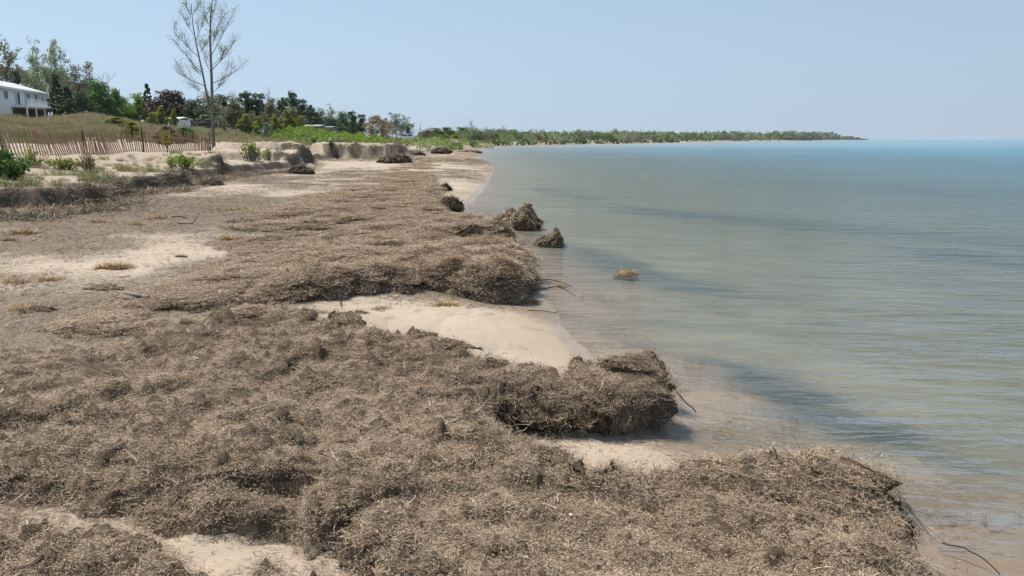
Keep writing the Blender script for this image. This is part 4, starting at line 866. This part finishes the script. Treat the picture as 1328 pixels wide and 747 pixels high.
for a in [(64, 363, 30, 10, 'round tan tuft alone on the left sand flat'), (150, 347, 36, 13, 'bushy golden tuft in the middle of the left sand flat', 'gold', 600), (133, 348, 20, 7, 'low golden wisps left of the bushy tuft'), (15, 365, 50, 8, 'wide low tan tuft at the left edge of the sand flat'), (10, 312, 18, 9, 'dark little tuft at the far left under the bluff litter', 'dark'),
          (30, 302, 44, 11, 'rusty tuft below the litter at the left'), (125, 270, 44, 12, 'bright golden tuft under the bluff shadow'), (55, 278, 50, 13, 'golden brown tuft half buried in the root litter'), (127, 288, 26, 7, 'small tuft between litter and sand flat'), (175, 292, 24, 7, 'tan tuft right of the litter'), (235, 333, 12, 6, 'tiny dark tuft right of the sand flat', 'dark'), (205, 284, 20, 8, 'tan tuft beside the forked dark twig'), (295, 314, 14, 7, 'golden tuft among the middle clods'),
          (30, 401, 38, 13, 'golden tuft at the edge where sand meets the near bank'), (575, 394, 42, 7, 'golden straw streak on the cove sand', 'gold', 500), (690, 392, 16, 8, 'orange weed at the corner of the middle bank'), (490, 398, 34, 4, 'thin straw wisps on the left of the cove sand'), (415, 383, 16, 6, 'golden tuft at the top left corner of the cove'), (728, 372, 14, 6, 'brown weed scrap on the tip of the dark branch'), (430, 252, 60, 6, 'faint tan tuft band on the upper beach'), (300, 272, 60, 6, 'flat golden tuft on the middle beach'), (60, 735, 40, 8, 'orange-brown straw patch at the lower left corner')]: tuft(*a)

# ------------------------------------------------------------------ sticks and driftwood
def stick(pts, r0, r1, mat, label, name='twig', cat='twig', group=None, side=None, n=6, z=None):
    """pts: (px, py, height above what lies there)"""
    V = []
    for px, py, hh in pts:
        zb = .2
        for _ in range(5): x, y = P(px, py, zb + hh); zb = max(0.0, wtop(x, y)) if z is None else z
        V.append(Vector((x, y, zb + hh)))
    D = [V[0]]
    for i in range(len(V) - 1):
        for k in range(1, 4):
            t = k / 3; D.append(V[i].lerp(V[i + 1], t) + (Vector((random.gauss(0, 1), random.gauss(0, 1), random.gauss(0, .6))) * r0 * .5 if k < 3 else Vector()))
    o0 = D[0].copy(); mb = MB(); mb.tube([p - o0 for p in D], [r0 + (r1 - r0) * i / (len(D) - 1) for i in range(len(D))], n)
    for f, dx, dy, dz in (side or []):
        i = int(f * (len(D) - 1)); a = D[i] - o0; mb.tube([a, a + Vector((dx, dy, dz)) * .5 + Vector((0, 0, .01)), a + Vector((dx, dy, dz))], [r1 * 1.1, r1 * .9, r1 * .5], 4)
    o = mb.build(name, mat, None, True); o.location = o0; tag(o, label, cat, group); return o
G = 'twigs on the beach'
stick([(854, 486, .30), (872, 500, .2), (885, 517, .10), (903, 535, .01)], .006, .004, M['twig'], 'thin dark branch arching from the undercut shelf into the water', 'branch', 'branch', z=0.0)
stick([(868, 508, .20), (882, 507, .2)], .005, .004, M['driftwood'], 'short pale stick poking from the end of the undercut shelf', group=G, z=0.03)
stick([(694, 363, .14), (712, 362, .12), (728, 366, .08), (742, 372, .02)], .008, .004, M['twig'], 'upper dark branch sticking from the middle bank over the water', 'branch', 'branch', side=[(.4, .05, -.12, -.06)], z=0.0)
stick([(692, 376, .10), (708, 374, .06), (722, 371, .08), (735, 377, .04), (746, 384, .01)], .009, .003, M['twig'], 'lower forked dark branch reaching into the water from the middle bank', 'branch', 'branch', side=[(.35, -.05, .15, .12), (.5, .12, -.08, -.03)], z=0.0)
stick([(684, 402, .01), (702, 403, .015), (723, 406, .01)], .005, .004, M['twig'], 'straight dark twig lying on wet sand at the cove waterline', group=G)
stick([(1222, 704, .05), (1250, 710, .06), (1275, 724, .04), (1297, 745, .0)], .004, .0025, M['twig'], 'thin curved twig in the water at the lower right corner', group=G, z=0.0)
stick([(438, 378, .10), (441, 390, .05), (444, 400, .0)], .006, .005, M['twig'], 'short twig standing in the sand at the left of the cove', group=G)
stick([(230, 289, .02), (247, 290, .02), (252, 288, .06), (258, 276, .22)], .012, .008, M['twig'], 'bent dark twig with one end raised on the upper beach', group=G)
stick([(163, 378, .04), (178, 380, .05), (193, 381, .05)], .022, .018, M['greywood'], 'grey plank-like driftwood propped on the bank near the sand flat', 'driftwood', 'driftwood')
stick([(820, 625, .01), (842, 627, .02), (868, 629, .015)], .005, .0035, M['driftwood'], 'long pale straw lying across the near bank', 'straw', 'straw', 'pale straws on the bank')
stick([(819, 606, .03), (826, 614, .02), (829, 620, .01)], .004, .003, M['driftwood'], 'short pale straw pointing at the long one', 'straw', 'straw', 'pale straws on the bank')
stick([(679, 708, .05), (684, 720, .03), (688, 732, .01)], .0035, .003, M['driftwood'], 'upright pale straw near the bottom edge', 'straw', 'straw', 'pale straws on the bank')
stick([(284, 387, .03), (300, 390, .03), (312, 392, .02)], .012, .008, M['driftwood'], 'white splintered stick left of the cove', group=G)
stick([(33, 379, .02), (32, 374, .03), (40, 368, .05)], .008, .006, M['driftwood'], 'small white hooked stick on the left sand flat', group=G)
stick([(250, 463, .02), (258, 466, .03)], .009, .007, M['driftwood'], 'stubby pale stick on the near bank left of centre', group=G)
stick([(1118, 602, .02), (1115, 594, .08), (1119, 587, .12)], .003, .002, M['driftwood'], 'pale stalk standing on the rim of the lakeward tip', 'stalk', 'stalk')
stick([(0, 264, .05), (25, 268, .06), (60, 266, .06)], .022, .014, M['driftwood'], 'long bleached branch in the litter at the left edge', 'driftwood', 'driftwood')
stick([(205, 252, .04), (214, 247, .15), (217, 252, .04)], .02, .012, M['driftwood'], 'bleached crooked root below the near left mound', 'driftwood', 'driftwood')
stick([(187, 262, .0), (186, 248, .3), (188, 236, .55)], .010, .006, M['greywood'], 'thin dead stem standing below the notch in the bluff', 'stalk', 'stalk')
stick([(120, 262, .05), (150, 266, .05), (178, 262, .05)], .014, .008, M['driftwood'], 'pale thin branch across the litter in front of the bluff', 'driftwood', 'driftwood')
stick([(222, 281, .02), (235, 282, .02), (243, 283, .02)], .012, .009, M['twig'], 'dark straight twig left of the bent one', group=G)
stick([(1, 545, .02), (9, 540, .03)], .010, .008, M['driftwood'], 'pale stub at the left edge of the near bank', group=G)
def pebble(px, py, s_, label, col='driftwood', name='shell', cat='shell'):
    zb = .3
    for _ in range(5): x, y = P(px, py, zb); zb = wtop(x, y)
    mb = MB(); rs = random.Random(int(px)); n = 8
    for j, (zz, rr) in enumerate([(-.3, .5), (0, 1), (.4, .85), (.7, .3)]):
        for k in range(n): a = 6.283 * k / n; mb.v.append((math.cos(a) * rr * s_ * rs.uniform(.85, 1.1), math.sin(a) * rr * s_ * .7, zz * s_))
    for j in range(3):
        for k in range(n): mb.f.append((j * n + k, j * n + (k + 1) % n, (j + 1) * n + (k + 1) % n, (j + 1) * n + k))
    mb.f.append(tuple(3 * n + k for k in range(n))); o = mb.build(name, M['shell'], None, True); o.location = (x, y, zb + s_ * .3); tag(o, label, cat, 'white shells on the weed')
M['shell'] = simple('chalky_shell', (.72, .69, .64), .5, .08, 30)
pebble(838, 500, .014, 'white round shell near the end of the undercut shelf'); pebble(1153, 651, .012, 'small white shell on the lakeward tip of the bank'); pebble(740, 687, .010, 'white shell scrap near the bottom centre'); pebble(513, 307, .03, 'white shell in the middle distance of the bank'); pebble(1020, 703, .009, 'tiny white shell on the lower right of the bank')

# ------------------------------------------------------------------ snow fence and sign
M['lath'] = simple('weathered_red_lath', (.30, .175, .125), .85, .35, 3)
M['wire'] = simple('rusty_wire', (.10, .07, .055), .6, .2); M['post'] = simple('dark_steel_post', (.035, .025, .02), .6, .2)
fA = Vector((*P(6, 0, 0)[:0], 0)) if False else Vector((-22.6, 35.5, 0)); fB = Vector((-18.9, 50.0, 0))
fe = empty('snow_fence', (fA.x, fA.y, 0)); tag(fe, 'leaning red-brown lath snow fence crossing the dune', 'fence')
lath = MB().box((0, 0, .6), (.038, .010, 1.22)).mesh('slat'); lath.materials.append(M['lath']); NS = 108; rs = random.Random(4); tops = []
ang = math.atan2(fB.y - fA.y, fB.x - fA.x)
for i in range(NS):
    t = i / (NS - 1); p = fA.lerp(fB, t) + Vector((.35 * math.sin(t * 9), 0, 0)); zg = ground_z(p.x, p.y) - (.02 if t < .8 else .02 + (t - .8) * 1.2)
    lean = (-.30 + .12 * math.sin(t * 7)) * (1 - t) + .12 * math.sin(t * 23) + rs.gauss(0, .03) - .03
    o = bpy.data.objects.new('slat', lath); COL.objects.link(o); o.parent = fe; o.location = (p.x - fA.x, p.y - fA.y, zg); o.rotation_euler = (0, lean, ang * 0 + .35)
    o.scale = (1.35, 1, 1 + rs.uniform(-.04, .04)); Rm = Euler((0, lean, .35)).to_matrix(); tops.append([Vector(o.location) + Rm @ Vector((0, .012, h)) for h in (.12, .62, 1.05)])
for k in range(3): MB().tube([t[k] for t in tops], .006, 4, False).build('wire', M['wire'], fe)
for t in (.30, .62, .985):
    p = fA.lerp(fB, t) + Vector((.35 * math.sin(t * 9), .05, 0)); zg = ground_z(p.x, p.y); MB().box((p.x - fA.x, p.y - fA.y, zg + .55), (.05, .03, 1.62)).build('post', M['post'], fe)
M['yellow'] = simple('backlit_yellow_sign', (.33, .25, .03), .5, .12); M['black'] = simple('black_print', (.015, .013, .01), .5, .1)  # sign yellow is darkened in the colour itself, for its backlit front
d_ = 43.2; sx, sy, sz = PD(214.5, 168, d_); si = empty('warning_sign', (sx, sy, ground_z(sx, sy))); tag(si, 'yellow warning sign with black lettering on a dark post at the snow fence', 'sign')
zt_ = sz - ground_z(sx, sy); pw, ph = .44, .86
MB().box((0, .03, zt_ / 2 + .02), (.06, .04, zt_ + .35)).build('post', M['post'], si); pb = MB().box((0, 0, zt_ - ph / 2), (pw, .02, ph)).build('panel', M['yellow'], si)
mb = MB(); rs = random.Random(8)
for row, (zc, h_, frac) in enumerate([(.42, .05, 1), (.30, .02, .7), (.19, .045, .9), (.06, .09, .45), (-.04, .05, .6), (-.11, .06, .95), (-.22, .035, .7), (-.33, .09, .8)]):
    x0 = -pw * .42 * frac; x = x0
    while x < pw * .42 * frac: 
        wl_ = rs.uniform(.03, .07); mb.box((x + wl_ / 2, -.0125, zt_ - ph / 2 + zc), (wl_ * .85, .004, h_ * rs.uniform(.8, 1.05))); x += wl_ * 1.08
mb.build('lettering', M['black'], pb)['kind'] = 'stuff'

# ------------------------------------------------------------------ house
M['siding'] = simple('white_siding', (.72, .75, .80), .6, .05, 2); M['trim'] = simple('white_trim', (.78, .79, .80), .6, .04); M['roof'] = simple('pale_shingles', (.50, .50, .50), .9, .12, 3)
M['glass'] = N('window_glass').fin((.05, .07, .10), .08); M['dark'] = simple('painted_deck_shade', (.06, .06, .07), .9, .2); M['curtain'] = simple('grey_curtain', (.32, .35, .42), .8, .1)
def house():
    hd = R(-13); Lx = Vector((math.sin(hd), math.cos(hd), 0)); cx, cy, _ = PD(59, 121, 126); ez = CAMH + 55 / F * 126; dz = CAMH + 37 / F * 126
    LEN, DEP = 30.0, 9.0; o = empty('white_house', (cx, cy, 0)); o.rotation_euler = (0, 0, math.atan2(Lx.y, Lx.x))   # local x runs along the house, away from the viewer; -y faces the lake
    tag(o, 'long white clapboard house with a raised deck on the dune', 'house')
    # local: corner at origin, house spans x -LEN..0, y 0..DEP
    zb = 3.0
    w = MB(); w.box((-LEN / 2, DEP / 2, (ez + zb) / 2), (LEN, DEP, ez - zb)); w.build('wall', M['siding'], o)
    sm = MB().box((0, 0, 0), (LEN, .03, .10)).mesh('clapboard'); sm.materials.append(M['siding']); k = 0; z = dz - 1.8
    while z < ez - .15:
        c = bpy.data.objects.new('clapboard', sm); COL.objects.link(c); c.parent = o; c.location = (-LEN / 2, -.018, z); c.rotation_euler = (.16, 0, 0); z += .2
    ov = .7; rise = 1.5; r = MB()
    for s__ in (0, 1):
        y0, y1 = (-ov, DEP / 2) if s__ == 0 else (DEP + ov, DEP / 2); z0 = ez - .1; z1 = ez + rise; n = len(r.v)
        for dz_ in (0, .16):
            r.v += [(-LEN - ov, y0, z0 + dz_), (ov, y0, z0 + dz_), (ov, y1 + (0.001 if s__ else 0), z1 + dz_), (-LEN - ov, y1 + (0.001 if s__ else 0), z1 + dz_)]
        r.f += [(n, n + 1, n + 2, n + 3), (n + 4, n + 7, n + 6, n + 5), (n, n + 4, n + 5, n + 1), (n + 1, n + 5, n + 6, n + 2), (n + 3, n + 2, n + 6, n + 7), (n, n + 3, n + 7, n + 4)]
    ro = r.build('roof', M['roof'], o)
    MB().tube([(-13.5, 2.6, ez + .5), (-13.5, 2.6, ez + 2.1)], .16, 10).build('chimney', M['trim'], ro, True); MB().tube([(-13.5, 2.6, ez + 2.05), (-13.5, 2.6, ez + 2.3)], .26, 10).build('chimney_cap', M['trim'], ro, True)
    MB().box((-LEN / 2, -ov - .02, ez + .0), (LEN + 2 * ov, .04, .24)).build('fascia', M['trim'], o)
    gb = MB(); gb.v += [(0.0, 0, ez), (0.0, DEP, ez), (0.0, DEP / 2, ez + rise)]; gb.f.append((0, 1, 2)); gb.build('gable', M['siding'], o)
    def window(x, z0, z1, wd_, panes=2):
        f = MB(); t = .07
        for zz in (z0, z1): f.box((x, -.06, zz), (wd_ + .1, .06, t))
        for k in range(panes + 1): f.box((x - wd_ / 2 + wd_ * k / panes, -.058, (z0 + z1) / 2), (t, .05, z1 - z0 - t))
        wf = f.build('window', M['trim'], o)
        for k in range(panes): MB().box((x - wd_ / 2 + wd_ * (k + .5) / panes, -.045, (z0 + z1) / 2), (wd_ / panes - t, .012, z1 - z0 - t)).build('pane', M['glass'], wf)
    for x in (-1.7, -4.6): window(x, dz + .85, ez - .35, 1.1)
    for x in (-16.3, -19.5, -25): window(x, dz + .8, ez - .35, 1.3)
    for x in (-8.2, -12.2):                                    # sliding doors
        f = MB(); 
        for k in range(3): f.box((x - 1 + k, -.06, (dz + ez) / 2 - .1), (.09, .06, ez - dz - .5))
        for zz in (dz + .12, ez - .32): f.box((x, -.061, zz), (2.1, .07, .08))
        df = f.build('door', M['trim'], o)
        for k in range(2): MB().box((x - .5 + k, -.045, (dz + ez) / 2 - .1), (.9, .012, ez - dz - .55)).build('pane', M['glass'] if k else M['curtain'], df)
    # deck with posts and rail
    dk = MB().box((-7.2, -1.0, dz - .12), (15.2, 2.0, .24)).build('deck', M['trim'], o)
    MB().box((-7.2, -1.2, dz - 1.3), (15.0, .02, 1.9)) if False else None
    for x in (.25, -3.4, -5.2, -7.4, -11.0, -14.6): MB().box((x, -1.9, dz - 1.4), (.16, .16, 2.3)).build('deck_post', M['trim'], o)
    MB().box((-7.2, -.06, dz - 1.3), (14.4, .05, 2.0)).build('underdeck_shade', M['dark'], o)  # dark sheet paints in the shade on the wall below the deck
    MB().box((-4.3, -1.9, dz - .75), (1.8, .06, .08)).build('brace', M['trim'], o); MB().box((-4.3, -1.9, dz - 1.3), (1.8, .06, .08)).build('brace', M['trim'], o)
    rl = MB().box((-10.2, -1.94, dz + .95), (8.4, .08, .07)).build('railing', M['trim'], o)
    b = MB().box((0, 0, 0), (.04, .04, .88)).mesh('baluster'); b.materials.append(M['trim'])
    for k in range(34): c = bpy.data.objects.new('baluster', b); COL.objects.link(c); c.parent = rl; c.location = (-14.3 + k * .25, -1.94, dz + .47)
house()
# small far buildings, a car and odd things on the dune
def gable(px, py, Y, wpx, hpx, label, wall, roofm, name='shed', cat='shed', dep=5., rz=0, win=2, wallh=.6):
    x, y, z = PD(px, py, Y); w_ = wpx / F * Y; h_ = hpx / F * Y; hw = h_ * wallh; o = empty(name, (x, y, z), rz); tag(o, label, cat)
    MB().box((0, dep / 2, hw / 2 - .5), (w_, dep, hw + 1)).build('wall', wall, o); r = MB(); e = .25
    pts = [(-w_ / 2 - e, -e, hw), (w_ / 2 + e, -e, hw), (w_ / 2 + e, dep / 2, h_), (-w_ / 2 - e, dep / 2, h_), (-w_ / 2 - e, dep + e, hw), (w_ / 2 + e, dep + e, hw)]
    r.v = pts + [(a, b, c + .1) for a, b, c in pts]; r.f = [(0, 1, 2, 3), (3, 2, 5, 4), (6, 9, 8, 7), (9, 10, 11, 8), (0, 6, 7, 1), (1, 7, 8, 2), (2, 8, 11, 5), (5, 11, 10, 4), (4, 10, 9, 3), (3, 9, 6, 0)]; r.build('roof', roofm, o)
    for k in range(win): MB().box((w_ * ((k + .5) / win - .5), -.02, hw * .55), (w_ / win * .35, .05, hw * .4)).build('window', M['glass'], o)
    return o
M['redroof'] = simple('grey_roof', (.30, .31, .32), .9, .1)
gable(404, 167.5, 112, 18, 5, 'low grey-roofed cabin behind the green shrubbery', M['greywood'], M['redroof'], 'cabin', 'cabin', 5)
gable(421, 168, 114, 13, 3.6, 'second grey roof end right of the low cabin', M['greywood'], M['redroof'], 'cabin', 'cabin', 5, win=1)
gable(625, 187, 232, 13, 4, 'long low grey shed at the end of the beach', M['greywood'], M['redroof'], 'shed', 'shed', 4)
gable(643.5, 187, 236, 5, 4.5, 'tiny white hut by the water at the far shore', M['trim'], M['trim'], 'hut', 'hut', 3, win=1)
gable(224, 155.5, 104, 13, 3, 'white tent-like peaked roof behind the dune crest', M['trim'], M['trim'], 'tent', 'tent', 4, win=0, wallh=.2)
# white parked car
def car():
    x, y, z = PD(529, 183, 150); o = empty('parked_car', (x, y, z - .1), .15); tag(o, 'white car parked among the green growth behind the mounds', 'car')
    prof = [(-2.1, .35), (-2.15, .8), (-1.3, .92), (-.8, 1.42), (.7, 1.45), (1.3, .95), (2.05, .82), (2.1, .35)]; b = MB(); 
    for yy in (-.85, .85): b.v += [(px, yy * (.85 if pz > 1.2 else 1), pz) for px, pz in prof]
    n = len(prof); b.f += [tuple(range(n)), tuple(range(2 * n - 1, n - 1, -1))] + [(i, i + n, (i + 1) % n + n, (i + 1) % n) for i in range(n)]; b.build('body', M['trim'], o)
    for xx in (-.68, .35): MB().box((xx, -.80, 1.15), (.85, .06, .34)).build('side_window', M['glass'], o)
    for xx in (-1.35, 1.35):
        for yy in (-.8, .8): MB().tube([(xx, yy - .1, .33), (xx, yy + .1, .33)], .33, 14).build('wheel', M['black'], o)
car()
# fallen timber on the hill
x, y, z = PD(262, 155, 98); ft = empty('timber_pile', (x, y, ground_z(x, y))); tag(ft, 'dark weathered timbers lying on the hill behind the tall poplar', 'timber')
for k in range(7): MB().box((random.uniform(-.6, .6), random.uniform(-.5, .5), .2 + .14 * k), (random.uniform(2.2, 4.2), .16, .14), Euler((0, random.uniform(-.15, .15), random.uniform(-.5, .5))).to_matrix()).build('timber', M['post'] if k % 3 else M['greywood'], ft)
MB().tube([(-2.4, 0, -.2), (-2.2, 0, 1.0)], .07, 6).build('stake', M['driftwood'], ft); MB().tube([(1.9, -.4, -.2), (2.2, -.4, 1.2)], .06, 6).build('stake', M['driftwood'], ft)

# shrub at the left edge, weeds, mound plants
def plant(px, yb, Y, wpx, hpx, leaf, label, n=260, size=.03, stems=14, cat='shrub', name='leafy_shrub', group=None, spread=1.0, leafr=.09):
    x, y, z = PD(px, yb, Y); zg = ground_z(x, y); o = empty(name, (x, y, zg)); tag(o, label, cat, group); w_ = wpx / F * Y; h_ = hpx / F * Y; rs = random.Random(int(px * 7)); mb = MB(); cen = []
    for k in range(stems):
        a = rs.uniform(0, 6.28); rr = rs.uniform(0, w_ * .5); tip_ = Vector((math.cos(a) * rr, math.sin(a) * rr * .8, h_ * rs.uniform(.55, 1.0) * (1 - .3 * (rr / (w_ * .5)) ** 2))); b = Vector((math.cos(a) * rr * .35, math.sin(a) * rr * .3, -.05)); mid = b.lerp(tip_, .5) + Vector((rs.uniform(-.05, .05), 0, h_ * .08))
        mb.tube([b, mid, tip_], [.010 + .0002 * Y, .007 + .00015 * Y, .004], 4, False)
        for j in range(int(7 * spread)): t = rs.uniform(.25, 1); q = (b.lerp(mid, t * 2) if t < .5 else mid.lerp(tip_, t * 2 - 1)); cen.append(tuple(q + Vector((rs.gauss(0, .05), rs.gauss(0, .05), rs.gauss(0, .03)))))
    mb.build('stems', M['bark'], o); me = leaf_mesh('foliage', cen, [leafr] * len(cen), max(2, n // len(cen) + 2), size, .9); me.materials.append(LEAF[leaf]); link('foliage', me, None, o)
plant(6, 238, 20.5, 62, 42, 'green', 'dense green leafy shrub growing on the bluff at the left edge', 2600, .045, 46)
plant(38, 212, 27, 44, 30, 'yellow', 'sparse yellow-green shrub right of the dense green one before the fence', 420, .04, 22, spread=.8)
plant(4, 200, 33, 26, 45, 'olive', 'thin brownish stems rising at the left end of the fence', 160, .03, 18, cat='bush', name='twiggy_bush', spread=.6)
plant(115, 215, 27, 30, 28, 'tan', 'reddish dry weed stalks in front of the fence', 300, .035, 18, cat='weed', name='tall_weed', spread=.8)
plant(85, 214, 27, 46, 16, 'yellow', 'low yellow weeds along the fence foot', 420, .04, 26, cat='weed', name='low_weed')
plant(240, 222, 32.5, 44, 20, 'bright', 'bright green weeds spilling over the near left mound', 420, .045, 26, cat='weed', name='low_weed')
plant(222, 210, 33, 20, 18, 'yellow', 'yellowish weed on the left shoulder of the near mound', 200, .04, 10, cat='weed', name='low_weed')
plant(325, 218, 42.5, 34, 30, 'yellow', 'twiggy yellow-green bush at the foot of the big sand mound', 420, .055, 24, cat='bush', name='twiggy_bush', spread=.7)
plant(348, 205, 43.5, 26, 18, 'yellow', 'trailing yellow-green stems on the slope of the big sand mound', 160, .05, 14, cat='bush', name='twiggy_bush', spread=.6)
plant(430, 189, 66, 8, 9, 'green', 'small dark green tuft on the right sand mound', 150, .07, 10, cat='weed', name='low_weed')
plant(408, 184, 68, 12, 7, 'green', 'green sprig on the left flank of the right sand mound', 120, .07, 8, cat='weed', name='low_weed')
plant(442, 184, 72, 22, 5, 'olive', 'dull grass patch on top of the right sand mound', 200, .07, 14, cat='weed', name='low_weed')

# distant ships on the horizon
def ship(px, wpx, hpx, label):
    Y = 14000.; x, y, z = PD(px, 180, Y); w_ = wpx / F * Y; o = empty('ship', (x, y, 0)); tag(o, label, 'ship', 'ships on the horizon')
    b = MB(); h_ = hpx / F * Y; b.v = [(-w_ / 2, -12, h_ * .4), (w_ / 2, -12, h_ * .4), (w_ / 2, 12, h_ * .4), (-w_ / 2, 12, h_ * .4), (-w_ * .46, -10, -2), (w_ * .44, -10, -2), (w_ * .44, 10, -2), (-w_ * .46, 10, -2)]
    b.f = [(0, 1, 2, 3), (7, 6, 5, 4), (0, 4, 5, 1), (1, 5, 6, 2), (2, 6, 7, 3), (3, 7, 4, 0)]; b.build('hull', M['greyblue'], o)
    MB().box((-w_ * .38, 0, h_ * .7), (w_ * .12, 16, h_ * .6)).build('bridge', M['greyblue'], o); MB().box((w_ * .25, 0, h_ * .55), (w_ * .1, 16, h_ * .3)).build('deckhouse', M['greyblue'], o)
M['greyblue'] = simple('blue_grey_hull', (.16, .19, .24), .7, .1)
ship(1304, 7, 2.2, 'long low ship silhouette on the horizon at the right edge'); ship(1164, 1.6, 1.6, 'tiny dark vessel on the horizon right of the point')

# ------------------------------------------------------------------ hazy air
hz = MB().box((0, 9000, 16), (50000, 26000, 44)).mesh('haze'); ho = link('haze', hz); tag(ho, 'thin pale summer haze over the lake and shore', None, None, 'stuff')
hm = bpy.data.materials.new('haze'); hm.use_nodes = True; hm.node_tree.nodes.clear(); ov_ = hm.node_tree.nodes.new('ShaderNodeOutputMaterial'); pv = hm.node_tree.nodes.new('ShaderNodeVolumePrincipled')
pv.inputs['Color'].default_value = (.80, .88, 1, 1); pv.inputs['Density'].default_value = .00009; pv.inputs['Anisotropy'].default_value = .2; hm.node_tree.links.new(pv.outputs[0], ov_.inputs['Volume']); hz.materials.append(hm)
